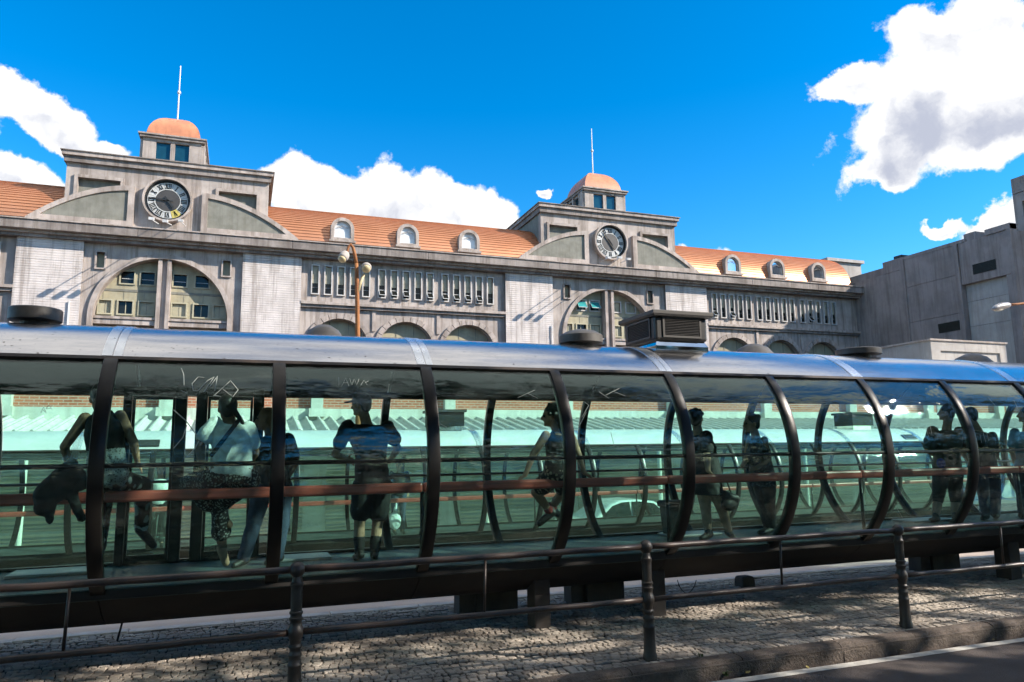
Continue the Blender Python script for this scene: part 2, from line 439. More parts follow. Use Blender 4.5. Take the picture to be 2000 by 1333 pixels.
class MB:
    """collects faces; tr maps local to world coordinates"""
    def __init__(s, tr=None):
        s.v = []; s.f = []; s.tr = tr
    def add(s, vs, fs):
        b = len(s.v)
        s.v += [tuple(s.tr(Vector(p))) for p in vs] if s.tr else [tuple(p) for p in vs]
        s.f += [tuple(i + b for i in f) for f in fs]
        return s
    def box(s, x0, x1, y0, y1, z0, z1):
        return s.add([(x0, y0, z0), (x1, y0, z0), (x1, y1, z0), (x0, y1, z0), (x0, y0, z1), (x1, y0, z1), (x1, y1, z1), (x0, y1, z1)],
                     [(0, 3, 2, 1), (4, 5, 6, 7), (0, 1, 5, 4), (1, 2, 6, 5), (2, 3, 7, 6), (3, 0, 4, 7)])
    def obox(s, c, ax, ay, az):
        """box with centre and three half-axis vectors"""
        c, ax, ay, az = Vector(c), Vector(ax), Vector(ay), Vector(az)
        vs = [c + i * ax + j * ay + k * az for k in (-1, 1) for j in (-1, 1) for i in (-1, 1)]
        return s.add(vs, [(0, 2, 3, 1), (4, 5, 7, 6), (0, 1, 5, 4), (1, 3, 7, 5), (3, 2, 6, 7), (2, 0, 4, 6)])
    def prism(s, outer, holes, y0, y1):
        """polygon with holes in the XZ plane, from y0 (towards the viewer) to y1"""
        loops = [[Vector((a, 0, b)) for a, b in L] for L in [outer] + list(holes)]
        flat = [p for L in loops for p in L]
        tris = tessellate_polygon(loops)
        n = len(flat)
        vs = [(p.x, y0, p.z) for p in flat] + [(p.x, y1, p.z) for p in flat]
        fs = []
        for t in tris:
            a, b, c = (flat[i] for i in t)
            cr = (b.x - a.x) * (c.z - a.z) - (b.z - a.z) * (c.x - a.x)
            if abs(cr) < 1e-12: continue
            t = t if cr > 0 else (t[0], t[2], t[1])
            fs.append(tuple(t)); fs.append((t[0] + n, t[2] + n, t[1] + n))
        k = 0
        for li, L in enumerate(loops):
            m = len(L)
            area = sum(L[i].x * L[(i + 1) % m].z - L[(i + 1) % m].x * L[i].z for i in range(m))
            fl = (area > 0) != (li > 0)
            for i in range(m):
                a, b = k + i, k + (i + 1) % m
                fs.append((a, a + n, b + n, b) if fl else (b, b + n, a + n, a))
            k += m
        return s.add(vs, fs)
    def tube(s, pts, r, seg=8, cap=True):
        pts = [Vector(p) for p in pts]
        rs = r if isinstance(r, (list, tuple)) else [r] * len(pts)
        rings = []
        up = Vector((0, 0, 1))
        prev = None
        for i, p in enumerate(pts):
            t = (pts[min(i + 1, len(pts) - 1)] - pts[max(i - 1, 0)]).normalized()
            if prev is None:
                a = t.cross(up) if abs(t.z) < 0.95 else t.cross(Vector((1, 0, 0)))
            else:
                a = prev - t * prev.dot(t)
            a.normalize(); prev = a
            b = t.cross(a)
            rings.append([p + (a * math.cos(2 * PI * k / seg) + b * math.sin(2 * PI * k / seg)) * rs[i] for k in range(seg)])
        vs = [v for r_ in rings for v in r_]
        fs = [(i * seg + k, i * seg + (k + 1) % seg, (i + 1) * seg + (k + 1) % seg, (i + 1) * seg + k) for i in range(len(pts) - 1) for k in range(seg)]
        if cap:
            fs.append(tuple(range(seg))[::-1]); fs.append(tuple((len(pts) - 1) * seg + k for k in range(seg)))
        return s.add(vs, fs)
    def lathe(s, prof, c, seg=20):
        c = Vector(c)
        vs = []
        for r, z in prof:
            vs += [c + Vector((r * math.cos(2 * PI * k / seg), r * math.sin(2 * PI * k / seg), z)) for k in range(seg)]
        n = len(prof)
        fs = [(i * seg + k, i * seg + (k + 1) % seg, (i + 1) * seg + (k + 1) % seg, (i + 1) * seg + k) for i in range(n - 1) for k in range(seg)]
        fs.append(tuple(range(seg))[::-1]); fs.append(tuple((n - 1) * seg + k for k in range(seg)))
        return s.add(vs, fs)
    def loft(s, rings):
        """closed rings of equal length"""
        m = len(rings[0])
        vs = [p for r in rings for p in r]
        fs = [(i * m + k, i * m + (k + 1) % m, (i + 1) * m + (k + 1) % m, (i + 1) * m + k) for i in range(len(rings) - 1) for k in range(m)]
        fs.append(tuple(range(m))[::-1]); fs.append(tuple((len(rings) - 1) * m + k for k in range(m)))
        return s.add(vs, fs)
    def build(s, name, m, parent=None, smooth=False, bevel=0.0, recalc=False):
        me = bpy.data.meshes.new(name)
        me.from_pydata(s.v, [], s.f)
        if recalc:
            bm = bmesh.new(); bm.from_mesh(me)
            bmesh.ops.recalc_face_normals(bm, faces=bm.faces)
            bm.to_mesh(me); bm.free()
        me.materials.append(MT[m] if isinstance(m, str) else m)
        if smooth:
            me.polygons.foreach_set('use_smooth', [True] * len(me.polygons))
        me.update()
        o = bpy.data.objects.new(name, me)
        col.objects.link(o)
        if parent is not None:
            o.parent = parent
            o.matrix_parent_inverse = Matrix.Translation(-parent_loc(parent))
        if bevel:
            bv = o.modifiers.new('bevel', 'BEVEL')
            bv.width = bevel; bv.segments = 2; bv.limit_method = 'ANGLE'; bv.angle_limit = math.radians(40)
        return o


def parent_loc(p):
    """meshes hold world coordinates and stay at the origin; only top-level Empties have a place of their own"""
    return Vector(p.location) if p.type == 'EMPTY' else Vector((0, 0, 0))


def ray(px, py):
    return R3 @ Vector((px - 1000.0, -(py - 666.5), -FPX))


def P(px, py, Y):
    """world point at depth Y that lies behind a pixel of the 2000 px wide photograph"""
    d = ray(px, py)
    return Vector((0, 0, CZ)) + d * (Y / d.y)


def arcpts(cx, cz, r, a0, a1, n):
    return [(cx + r * math.cos(math.radians(a0 + (a1 - a0) * i / n)), cz + r * math.sin(math.radians(a0 + (a1 - a0) * i / n))) for i in range(n + 1)]


def rect(x0, x1, z0, z1):
    return [(x0, z0), (x1, z0), (x1, z1), (x0, z1)]

# ------------------------------------------------------------------ ground, road, pavement, bus lane
RZ = -0.12                                  # the near road lies a kerb below the pavement
def gz(y):
    """the site falls away behind the tube station"""
    if y < 8.75: return RZ
    if y < 14.6: return RZ - (y - 8.75) * 0.082
    return RZ - 5.85 * 0.082 - (y - 14.6) * 0.085 if y < 22.5 else RZ - 5.85 * 0.082 - 7.9 * 0.085

def strip(name, m, ys, x0, x1, dz, label=None):
    mb = MB()
    vs = []
    for y in ys:
        vs += [(x0, y, gz(y) + dz), (x1, y, gz(y) + dz)]
    mb.add(vs, [(2 * i, 2 * i + 1, 2 * i + 3, 2 * i + 2) for i in range(len(ys) - 1)])
    return tag(mb.build(name, m), kind='structure')

strip('ground', 'asphalt', [-900, -60, 8.75, 14.6, 22.5, 60, 1500], -1200, 1500, -0.05)
strip('road', 'asphalt', [-9.0, 5.30], -70, 120, 0.0)
strip('bus_lane', 'bus_lane', [8.76, 14.55], -70, 120, 0.004)
tag(MB().box(-70, 120, 14.6, 18.3, gz(14.6) - 0.6, gz(14.6) + 0.10).build('platform_pavement', 'bus_lane'), kind='structure')
strip('rear_pavement', 'bus_lane', [18.3, 22.5, 23.95], -70, 120, 0.0)
lm = MB()
x = -6.0
while x < 60:                               # painted edge line with small breaks and a hand-painted edge
    L = 1.6
    e = [random.uniform(-.008, .008) for _ in range(4)]
    lm.add([(x, 5.25 + e[0], RZ + .004), (x + L, 5.25 + e[1], RZ + .004), (x + L, 5.35 + e[2], RZ + .004), (x, 5.35 + e[3], RZ + .004)], [(0, 1, 2, 3)])
    x += L
tag(lm.build('edge_line', 'paint'), kind='structure')

pv = tag(MB().box(-70, 120, 5.62, 8.60, -0.3, -0.010).build('pavement', 'mortar'), kind='structure')
kb = tag(MB().box(-70, 120, 5.46, 5.615, -0.35, -0.03).build('kerb', 'kerb'), kind='structure')
x = -9.0
while x < 40:                               # granite kerb stones with chipped, uneven edges
    L = random.uniform(0.85, 1.15)
    mb = MB()
    n = 9
    rings = []
    for i in range(n + 1):
        xx = x + 0.006 + (L - 0.012) * i / n
        j = lambda a: random.uniform(-a, a)
        rings.append([(xx, 5.455 + j(.010), -0.34), (xx, 5.462 + j(.010), -0.06 + j(.008)), (xx, 5.485 + j(.010), -0.012 + j(.006)), (xx, 5.520 + j(.006), 0.004 + j(.003)), (xx, 5.612, 0.004 + j(.003)), (xx, 5.614, -0.34)])
    mb.loft(rings)
    mb.build('kerb_stone', 'kerb', kb, recalc=True)
    x += L
kf = tag(MB().box(-70, 120, 8.602, 8.752, -0.35, -0.02).build('bus_lane_kerb', 'kerb_pale'), kind='structure')
x = -9.0
while x < 34:
    MB().box(x + .004, x + .996, 8.602, 8.756, -0.34, 0.012 + random.uniform(-.004, .004)).build('kerb_stone', 'kerb_pale', kf, bevel=0.012)
    x += 1.0

# small irregular paving stones laid in rough rows
stones = []
y = 5.625
row = 0
while y < 8.59:
    h = random.uniform(0.052, 0.074)
    x = -4.0 + random.uniform(0, .05)
    while x < 17.0:
        w = random.uniform(0.05, 0.10)
        wob = 0.02 * math.sin(x * 1.7 + row) + 0.012 * math.sin(x * 5.1 + row * 2.3)
        stones.append((x, y + wob, w, h))
        x += w
    y += h
    row += 1
def stone_geo(st):
    x, y, w, h = st
    g = random.uniform(.003, .007)
    q = [(x + g, y + g), (x + w * random.uniform(.4, .6), y + g * random.uniform(-.2, 1.6)), (x + w - g, y + g), (x + w - g * random.uniform(.2, 1.5), y + h - g), (x + g, y + h - g)]
    q = [(a + random.uniform(-.007, .007), b + random.uniform(-.006, .006)) for a, b in q]
    cx, cy_ = sum(a for a, b in q) / 5, sum(b for a, b in q) / 5
    zt = random.uniform(-.003, .005)
    tx, ty = random.uniform(-.05, .05), random.uniform(-.06, .06)
    f = lambda a, b, k, z: (cx + (a - cx) * k, cy_ + (b - cy_) * k, z + tx * (a - cx) + ty * (b - cy_))
    vs = [f(a, b, 1.0, -0.014) for a, b in q] + [f(a, b, 1.0, zt - .004) for a, b in q] + [f(a, b, 0.82, zt + .002) for a, b in q]
    fs = [(i, (i + 1) % 5, 5 + (i + 1) % 5, 5 + i) for i in range(5)] + [(5 + i, 5 + (i + 1) % 5, 10 + (i + 1) % 5, 10 + i) for i in range(5)] + [(10, 11, 12, 13, 14)]
    return vs, fs
def view_px(p):
    c = R3.transposed() @ (Vector(p) - Vector((0, 0, CZ)))
    return 1000 - FPX * c.x / c.z, 666.5 + FPX * c.y / c.z
seen = []
for i, st in enumerate(stones):
    u, v = view_px((st[0], st[1], 0))
    if 5 < u < 1995 and v < 1328:
        seen.append((st[0] ** 2 + st[1] ** 2 - 3 * st[2] * st[3] * 100, i))
seen.sort()
near = set(i for _, i in seen[:300])
rest = MB()
for i, st in enumerate(stones):
    vs, fs = stone_geo(st)
    if i in near:
        MB().add(vs, fs).build('paving_stone', 'stone', pv)
    else:
        rest.add(vs, fs)
tag(rest.build('small_paving_stones', 'stone', pv), kind='stuff')
far = MB().box(17.0, 120, 5.63, 8.59, -0.05, 0.0)
far.build('distant_paving', 'stone', pv)

# weeds at the kerb and a few fallen leaves
def weed(x, y, z, n, s):
    mb = MB()
    for _ in range(n):
        a = random.uniform(0, 2 * PI); l = s * random.uniform(.5, 1.0); w = s * .09
        dx, dy = math.cos(a), math.sin(a)
        b = Vector((x + random.uniform(-.015, .015), y + random.uniform(-.015, .015), z))
        mid = b + Vector((dx * l * .3, dy * l * .3, l * .6)); tip = b + Vector((dx * l * .8, dy * l * .8, l * .75))
        sd = Vector((-dy, dx, 0)) * w
        mb.add([b - sd * .5, b + sd * .5, mid + sd, mid - sd, tip], [(0, 1, 2, 3), (3, 2, 4)])
    return mb
weed(3.75, 5.63, .0, 14, .05).build('weed_tuft', 'grass')
tag(bpy.data.objects['weed_tuft'], 'small green weed growing at the kerb to the right of the middle post', 'weed')
tag(weed(3.86, 5.44, RZ, 18, .06).build('gutter_weed', 'grass'), 'weed tuft at the foot of the kerb in the gutter', 'weed')
for i, (px, py, lb) in enumerate([(1440, 1304, 'yellow fallen leaf lying in the gutter below the kerb, leftmost'), (1577, 1303, 'tiny fallen leaf on the road edge near the kerb'), (1940, 1249, 'fallen leaf on the road by the white line at the right edge'), (1735, 1262, 'fallen leaf against the kerb right of the third post')]):
    d = ray(px, py)
    c = Vector((0, 0, CZ)) + d * ((RZ + .012 - CZ) / d.z)
    c.y = min(c.y, 5.435)
    a = random.uniform(0, PI)
    u = Vector((math.cos(a), math.sin(a), .15)) * .032
    v = Vector((-math.sin(a), math.cos(a), .1)) * .016
    tag(MB().add([c - u, c - u * .3 + v + Vector((0, 0, .006)), c + u * .5 + v * .8, c + u, c + u * .5 - v * .8, c - u * .3 - v], [(0, 1, 2, 3, 4, 5)]).build('fallen_leaf', 'leaf_dry'), lb, 'leaf', 'fallen leaves along the kerb')
# a short concrete stub standing on the pavement behind the fence
d = ray(1455, 1146); sb = Vector((0, 0, CZ)) + d * (-CZ / d.z)
mb = MB(); mb.loft([[(sb.x - w, sb.y - t, z), (sb.x + w, sb.y - t, z), (sb.x + w, sb.y + t, z), (sb.x - w, sb.y + t, z)] for w, t, z in ((.10, .09, -.02), (.095, .085, .09), (.085, .075, .125), (.06, .05, .135))])
tag(mb.build('concrete_stub', 'pier', bevel=.012), 'short dark concrete stub on the pavement behind the fence rail', 'stub')

# ------------------------------------------------------------------ pedestrian fence with turned iron posts
FY = 5.72
fence = empty('iron_fence', (3.3, FY, 0))
tag(fence, 'dark iron street fence with ball-topped posts and two round rails along the kerb', 'fence')
K = 0.00091
prof = [(r * K, (1150 - y) * K) for r, y in [(66, 1150), (66, 1110), (60, 1090), (57, 1075), (53, 960), (52, 870), (56, 862), (56, 850), (50, 842), (46, 800), (52, 785), (50, 772), (42, 755), (44, 735), (52, 724), (52, 712), (43, 700), (44, 665), (56, 645), (63, 615), (60, 585), (50, 565), (46, 550), (46, 528), (53, 518), (53, 502), (45, 494), (45, 478), (53, 468), (53, 456), (44, 448), (46, 300), (46, 272), (51, 260), (51, 240), (42, 230), (38, 205), (36, 188)]]
prof += [(63 * K * math.cos(a), (1150 - 134) * K + 63 * K * math.sin(a)) for a in [(-52 + i * 14) * PI / 180 for i in range(11)]]
for px_ in (-2.45, 0.42, 3.31, 6.17, 9.05, 11.9):
    mb = MB().lathe(prof, (px_, FY, 0), 24)
    po = mb.build('post', 'rail', fence, smooth=True)
    es = po.modifiers.new('edges', 'EDGE_SPLIT'); es.split_angle = math.radians(38)
def wob(a, b, n, z, amp):
    return [(a + (b - a) * i / n, FY + random.uniform(-amp, amp), z + random.uniform(-amp, amp)) for i in range(n + 1)]
ps = [-2.45, 0.42, 3.31, 6.17, 9.05, 11.9]
for a, b in zip(ps, ps[1:]):
    MB().tube(wob(a + .045, b - .045, 14, .925, .0025), .026, 12).build('top_rail', 'rail_worn', fence, smooth=True)
    MB().tube(wob(a + .05, b - .05, 14, .488, .0025), .024, 12).build('lower_rail', 'rail_worn', fence, smooth=True)
    m_ = (a + b) / 2 - .02
    MB().tube([(m_ + .01, FY, .905), (m_, FY, .505)], .011, 8).build('baluster', 'rail_worn', fence, smooth=True)

# ------------------------------------------------------------------ glass tube stations
class Tube:
    def __init__(s, yc, zc, R):
        s.yc, s.zc, s.R = yc, zc, R
    def p(s, x, th, r):
        t = math.radians(th)
        return (x, s.yc - r * math.cos(t), s.zc + r * math.sin(t))

def arc_shell(T, x0, x1, t0, t1, r0, r1, n, mb=None, nx=1):
    mb = mb or MB()
    rings = []
    for i in range(n + 1):
        th = t0 + (t1 - t0) * i / n
        rings.append([T.p(x0, th, r0), T.p(x1, th, r0), T.p(x1, th, r1), T.p(x0, th, r1)])
    return mb.loft(rings)

def smooth_shell(o):
    es = o.modifiers.new('edges', 'EDGE_SPLIT'); es.split_angle = math.radians(30)
    o.data.polygons.foreach_set('use_smooth', [True] * len(o.data.polygons))
    return o

TF, TB, FF, FB = 44.7, 141.5, -50.0, 230.0
PITCH = 1.32
def station(T, x_first, nribs, label, door_bays=(), full=True):
    R = T.R
    zf = T.zc + R * math.sin(math.radians(FF))
    root = empty('tube_station', (x_first, T.yc, T.zc - R - .3))
    tag(root, label, 'bus stop', 'glass tube bus stations')
    xs = [x_first + PITCH * k for k in range(nribs)]
    X0, X1 = xs[0], xs[-1]
    seam = [k for k in range(nribs) if k % 2 == full_par(x_first)]
    # roof panels between seam bands
    cuts = [X0] + [xs[k] for k in seam if X0 < xs[k] < X1] + [X1]
    for a, b in zip(cuts, cuts[1:]):
        smooth_shell(arc_shell(T, a + .003, b - .003, TF, TB, R - .018, R + .012, 40).build('roof_panel', 'steel' if x_first > -5 else 'roof_pale', root, recalc=True))
        smooth_shell(arc_shell(T, a + .02, b - .02, TF + 3, TB - 3, R - .07, R - .05, 20).build('ceiling_lining', 'ceiling', root, recalc=True))
    for k in seam:
        smooth_shell(arc_shell(T, xs[k] - .075, xs[k] + .002, TF + .4, TB - .4, R + .002, R + .020, 40).build('seam_band', 'band', root, recalc=True))
        smooth_shell(arc_shell(T, xs[k] + .012, xs[k] + .075, TF + .4, TB - .4, R + .002, R + .018, 40).build('seam_band', 'band', root, recalc=True))
    smooth_shell(arc_shell(T, X0, X1, TF - 1.5, TF + .2, R - .05, R + .020, 3).build('gutter', 'gutter', root, recalc=True))
    smooth_shell(arc_shell(T, X0, X1, TB - .2, TB + 2.2, R - .05, R + .022, 3).build('gutter', 'gutter', root, recalc=True))
    for k, x in enumerate(xs):
        w = .055
        o = arc_shell(T, x - w, x + w, TF - 1, FF - .5, R - .055, R + .022, 26).build('rib', 'black_rib', root, recalc=True, bevel=.012)
        smooth_shell(o)
        if not any(a - .02 < x < b + .02 for a, b in door_bays):
            smooth_shell(arc_shell(T, x - w * .8, x + w * .8, TB + 1, FB + 8, R - .055, R + .02, 26).build('rib', 'black_rib', root, recalc=True, bevel=.01))
    for k in range(nribs - 1):
        a, b = xs[k] + .055, xs[k + 1] - .055
        o = arc_shell(T, a, b, TF - 2, FF + .4, R - .008, R, 30).build('front_pane', 'glass' if x_first > -5 else 'glass_far', root, recalc=True)
        smooth_shell(o)
        if not any(d0 - .1 < (a + b) / 2 < d1 + .1 for d0, d1 in door_bays):
            smooth_shell(arc_shell(T, a, b, TB + 2, FB - .4, R - .008, R, 26).build('back_pane', 'glass' if x_first > -5 else 'glass_far', root, recalc=True))
    # floor, hand rails, leaning bar, belly
    hw = math.sqrt(R * R - (zf - T.zc) ** 2)
    MB().box(X0, X1, T.yc - hw + .06, T.yc + hw - .06, zf - .07, zf).build('floor_plate', 'floor', root)
    MB().box(X0, X1, T.yc - hw - .01, T.yc - hw + .055, zf - .05, zf + .02).build('floor_edge', 'belly', root)
    MB().box(X0, X1, T.yc + hw - .055, T.yc + hw + .01, zf - .05, zf + .03).build('floor_edge', 'black_rib', root)
    MB().tube([(X0, T.yc - R + .02, T.zc + .025), (X1, T.yc - R + .02, T.zc + .025)], .020, 10).build('hand_rail', 'black_rib', root, smooth=True)
    MB().tube([(X0, T.yc + R - .06, T.zc - .18), (X1, T.yc + R - .06, T.zc - .18)], .016, 8).build('hand_rail', 'black_rib', root, smooth=True)
    cuts = xs[::2] + ([xs[-1]] if xs[-1] != xs[::2][-1] else [])
    for a, b in zip(cuts, cuts[1:]):
        MB().box(a + .004, b - .004, T.yc - .87, T.yc - .77, T.zc - .275, T.zc - .185).build('leaning_bar', 'wood_bar', root, bevel=.022)
        MB().tube([(a, T.yc - .82, T.zc - .27), (a, T.yc - .82, zf)], .02, 8).build('bar_post', 'black_rib', root, smooth=True)
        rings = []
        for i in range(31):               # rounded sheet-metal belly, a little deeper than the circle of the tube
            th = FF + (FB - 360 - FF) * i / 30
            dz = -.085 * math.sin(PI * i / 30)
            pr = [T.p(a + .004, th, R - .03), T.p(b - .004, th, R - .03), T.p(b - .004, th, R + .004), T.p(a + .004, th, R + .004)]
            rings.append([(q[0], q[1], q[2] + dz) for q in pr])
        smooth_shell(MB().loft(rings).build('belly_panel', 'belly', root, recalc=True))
    return root, xs, zf, hw

def full_par(x):
    return 0 if abs(x + 3.67) < .01 else 1
T1 = Tube(7.68, 1.66, 1.28)
DOOR = [(-1.09, 0.29)]
st1, XS1, ZF, HW = station(T1, -3.67, 14, 'near glass tube bus station with steel roof and black ribs behind the iron fence', DOOR)
Z2 = 0.98
T2 = Tube(16.7, Z2, 1.28)
st2, XS2, ZF2, HW2 = station(T2, -6.85, 29, 'second glass tube bus station seen through the near one across the bus lane')

# boarding door in the back wall of the near station: four dark posts, two leaves, header and sill
dr = MB()
dy = T1.yc + HW - .03
for x0, x1 in ((-1.15, -1.07), (-.66, -.55), (-.46, -.35), (.11, .22)):
    MB().box(x0, x1, dy - .05, dy + .05, ZF, 2.47).build('door_post', 'black_rib', st1, bevel=.008)
MB().box(-1.15, .22, dy - .045, dy + .045, 2.38, 2.47).build('door_header', 'black_rib', st1)
for x0, x1 in ((-1.07, -.66), (-.35, .11)):
    f = MB().prism(rect(x0 + .004, x1 - .004, ZF + .03, 2.375), [rect(x0 + .03, x1 - .03, ZF + .09, 2.34)], dy - .018, dy + .018).build('door_leaf', 'black_rib', st1)
    MB().box(x0 + .03, x1 - .03, dy - .004, dy + .004, ZF + .09, 2.34).build('door_pane', 'glass', f)
# boarding flaps lying on the floor along the back wall
for x0, x1 in ((-1.95, -1.25), (.30, .92), (5.0, 5.7), (8.9, 9.7)):
    MB().box(x0, x1, 7.95, 8.34, ZF + .004, ZF + .03).build('boarding_flap', 'grey_metal', st1, bevel=.006)
# concrete piers under the station
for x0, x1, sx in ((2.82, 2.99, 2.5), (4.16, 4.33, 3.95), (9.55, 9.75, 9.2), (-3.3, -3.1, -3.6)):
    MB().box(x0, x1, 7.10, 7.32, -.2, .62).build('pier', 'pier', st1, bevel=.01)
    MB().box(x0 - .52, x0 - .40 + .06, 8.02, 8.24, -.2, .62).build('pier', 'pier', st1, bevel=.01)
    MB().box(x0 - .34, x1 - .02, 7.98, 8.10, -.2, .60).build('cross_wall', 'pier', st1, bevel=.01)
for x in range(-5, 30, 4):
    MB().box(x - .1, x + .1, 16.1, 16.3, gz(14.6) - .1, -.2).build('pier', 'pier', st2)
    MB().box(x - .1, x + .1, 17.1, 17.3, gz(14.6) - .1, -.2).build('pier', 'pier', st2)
# loose cable hanging below the belly, and two short stays
c0 = P(1327, 1135, 7.9)
pts = [P(1323 + 37 * t, 1133 + 26 * math.sin(PI * t) ** .7, 7.7) for t in [i / 14 for i in range(15)]]
tag(MB().tube(pts, .004, 6).build('loose_cable', 'black', smooth=True), 'thin black cable loop hanging below the near station', 'cable')
for a, b, nm in (((241, 1208), (229, 1252), 'stay'), ((203, 1208), (200, 1220), 'stay')):
    MB().tube([P(*a, 7.7), P(*b, 7.7)], .010, 6).build(nm, 'black_rib', st1, smooth=True)

# scratched graffiti on the glass: strokes follow the curved pane
def oncyl(px, py, T, r):
    d = ray(px, py); o = Vector((0, 0, CZ))
    dy, dz = d.y, d.z
    oy, oz = o.y - T.yc, o.z - T.zc
    A = dy * dy + dz * dz; B = oy * dy + oz * dz; C = oy * oy + oz * oz - r * r
    t = (-B - math.sqrt(max(0, B * B - A * C))) / A
    return o + d * t
def scratch(strokes, w, pane):
    for st in strokes:
        mb = MB()
        pts = []
        for (a, b), (c, d_) in zip(st, st[1:]):
            n = max(2, int(math.hypot(c - a, d_ - b) / 6))
            pts += [(a + (c - a) * i / n, b + (d_ - b) * i / n) for i in range(n)]
        pts.append(st[-1])
        mb.tube([oncyl(u, v, T1, T1.R + .0015) for u, v in pts], w, 5)
        mb.build('graffiti_scratch', 'scratch', pane)
panes = sorted([o for o in st1.children if o.name.startswith('front_pane')], key=lambda o: min(v.co.x for v in o.data.vertices))
z5 = lambda L: [(a / 3.333, 600 + b / 3.333) for a, b in L]
scratch([z5([(1330, 460), (1290, 455), (1250, 500), (1258, 545), (1290, 545), (1350, 480), (1395, 455), (1325, 555)]), z5([(1365, 520), (1415, 450), (1398, 545)]),
         z5([(1390, 580), (1500, 480), (1550, 540), (1515, 585), (1450, 535)]), z5([(1390, 575), (1440, 585)])], .0035, panes[2])
scratch([z5([(1180, 400), (1195, 440), (1198, 510)]), z5([(1130, 670), (1210, 740), (1285, 840)]), z5([(1130, 920), (1190, 850), (1215, 770)]), z5([(1220, 970), (1270, 920), (1295, 870)]), z5([(1180, 545), (1215, 560)])], .004, panes[2])
scratch([z5([(265, 690), (285, 650), (300, 690), (275, 665)]), z5([(300, 660), (320, 638), (335, 662), (300, 662)])], .002, panes[1])
z7 = lambda L: [(480 + a / 3.92, 660 + b / 3.92) for a, b in L]
scratch([z7([(712, 300), (712, 365)]), z7([(735, 370), (765, 310), (790, 370)]), z7([(748, 345), (780, 345)]), z7([(795, 310), (812, 365), (830, 315), (850, 362), (868, 315)]), z7([(880, 365), (905, 325), (930, 362)]), z7([(915, 345), (940, 330)])], .0018, panes[3])
zz = lambda L: [(1640 + a / 3.174, 660 + b / 3.174) for a, b in L]
scratch([zz([(920, 370), (985, 445)]), zz([(1080, 390), (1120, 470)]), zz([(535, 560), (550, 610)]), zz([(560, 540), (572, 600)]), zz([(830, 1035), (880, 1085)]), zz([(340, 1030), (390, 1118)]), zz([(870, 600), (880, 650)]), zz([(890, 590), (905, 645)]), zz([(910, 585), (925, 640)])], .0025, panes[9])
z1 = lambda L: [(820 + a / 3.03, 660 + b / 3.03) for a, b in L]
scratch([z1([(960, 470), (1000, 400), (975, 380)]), z1([(945, 520), (985, 440)]), z1([(1150, 320), (1215, 345)]), z1([(1100, 340), (1180, 300)]), z1([(1130, 560), (1150, 640)]), z1([(1060, 320), (1120, 360)])], .0025, panes[5])
scratch([z1([(580, 355), (680, 310)]), z1([(640, 330), (700, 360)]), z1([(120, 510), (160, 530)])], .0018, panes[4])

# roof vents on the stations
def vent(x, y, z, r, label, h=.13, dome=0.0):
    root = empty('roof_vent', (x, y, z)); tag(root, label, 'vent', 'roof vents on the near station')
    pf = [(r * .55, -.12), (r * .55, .035)]
    MB().lathe(pf, (x, y, z), 24).build('neck', 'ac', root, smooth=False)
    cap = [(r * .92, .035), (r, .045), (r, .03 + h), (r * .96, .04 + h), (r * .7, .05 + h + dome * .6), (r * .3, .055 + h + dome), (.01, .057 + h + dome)]
    o = MB().lathe(cap, (x, y, z), 32).build('cap', 'vent', root, smooth=True)
    es = o.modifiers.new('edges', 'EDGE_SPLIT'); es.split_angle = math.radians(35)
    return root
vent(-1.81, 7.68, 2.945, .215, 'grey round roof vent at the left end of the steel tube roof', .115)
vent(3.69, 7.68, 2.945, .255, 'black round roof vent left of the air conditioner on the tube roof', .10, .05)
vent(7.87, 7.68, 2.945, .29, 'grey round roof vent right of the air conditioner on the tube roof', .085)
for x, w, lb in ((.82, .23, 'dark domed vent just showing over the roof beside the street lamp'), (6.62, .29, 'low dark domed vent showing over the roof right of the air conditioner'), (10.8, .31, 'dark domed vent in front of the low pale building')):
    vent(x, 8.3, 2.94, w, lb, .05, .13)

# air conditioner on the roof: louvred box with overhanging lid on a polished plinth
ac = empty('air_conditioner', (4.85, 7.7, 2.94)); tag(ac, 'black louvred air conditioner box with overhanging lid on the tube roof', 'air conditioner')
ax0, ax1, ay0, ay1 = 4.50, 5.22, 7.36, 8.10
MB().box(ax0, ax1, ay0, ay1, 3.02, 3.315).build('body', 'ac', ac, bevel=.03)
MB().loft([[(ax0 - .055, ay0 - .06, z), (ax1 + .06, ay0 - .06, z), (ax1 + .06, ay1 + .05, z), (ax0 - .055, ay1 + .05, z)] if z > 3.32 else [(ax0 - .03, ay0 - .035, z), (ax1 + .035, ay0 - .035, z), (ax1 + .035, ay1 + .03, z), (ax0 - .03, ay1 + .03, z)] for z in (3.305, 3.325, 3.365, 3.37)]).build('lid', 'ac_rim', ac, bevel=.006)
MB().loft([[(ax0 + a, ay0 + a, z), (ax1 - a, ay0 + a, z), (ax1 - a, ay1 - a, z), (ax0 + a, ay1 - a, z)] for a, z in ((.0, 2.90), (.0, 2.955), (.03, 3.02))]).build('plinth', 'mirror', ac)
MB().prism(rect(ax0 + .10, ax1 - .09, 3.055, 3.30), [rect(ax0 + .125, ax1 - .115, 3.08, 3.275)], ay0 - .012, ay0 + .01).build('louvre_frame', 'ac_rim', ac)
for i in range(10):
    z = 3.088 + i * .0195
    MB().obox(((ax0 + ax1) / 2, ay0 - .004, z), ((ax1 - ax0) / 2 - .125, 0, 0), (0, .009, -.006), (0, .001, .0015)).build('louvre_slat', 'ac_rim', ac)
fr = MB()
for a, b, c, d_ in ((ay0 + .10, ay1 - .08, 3.055, 3.08), (ay0 + .10, ay1 - .08, 3.275, 3.30), (ay0 + .10, ay0 + .125, 3.08, 3.275), (ay1 - .105, ay1 - .08, 3.08, 3.275)):
    fr.box(ax0 - .012, ax0 + .01, a, b, c, d_)
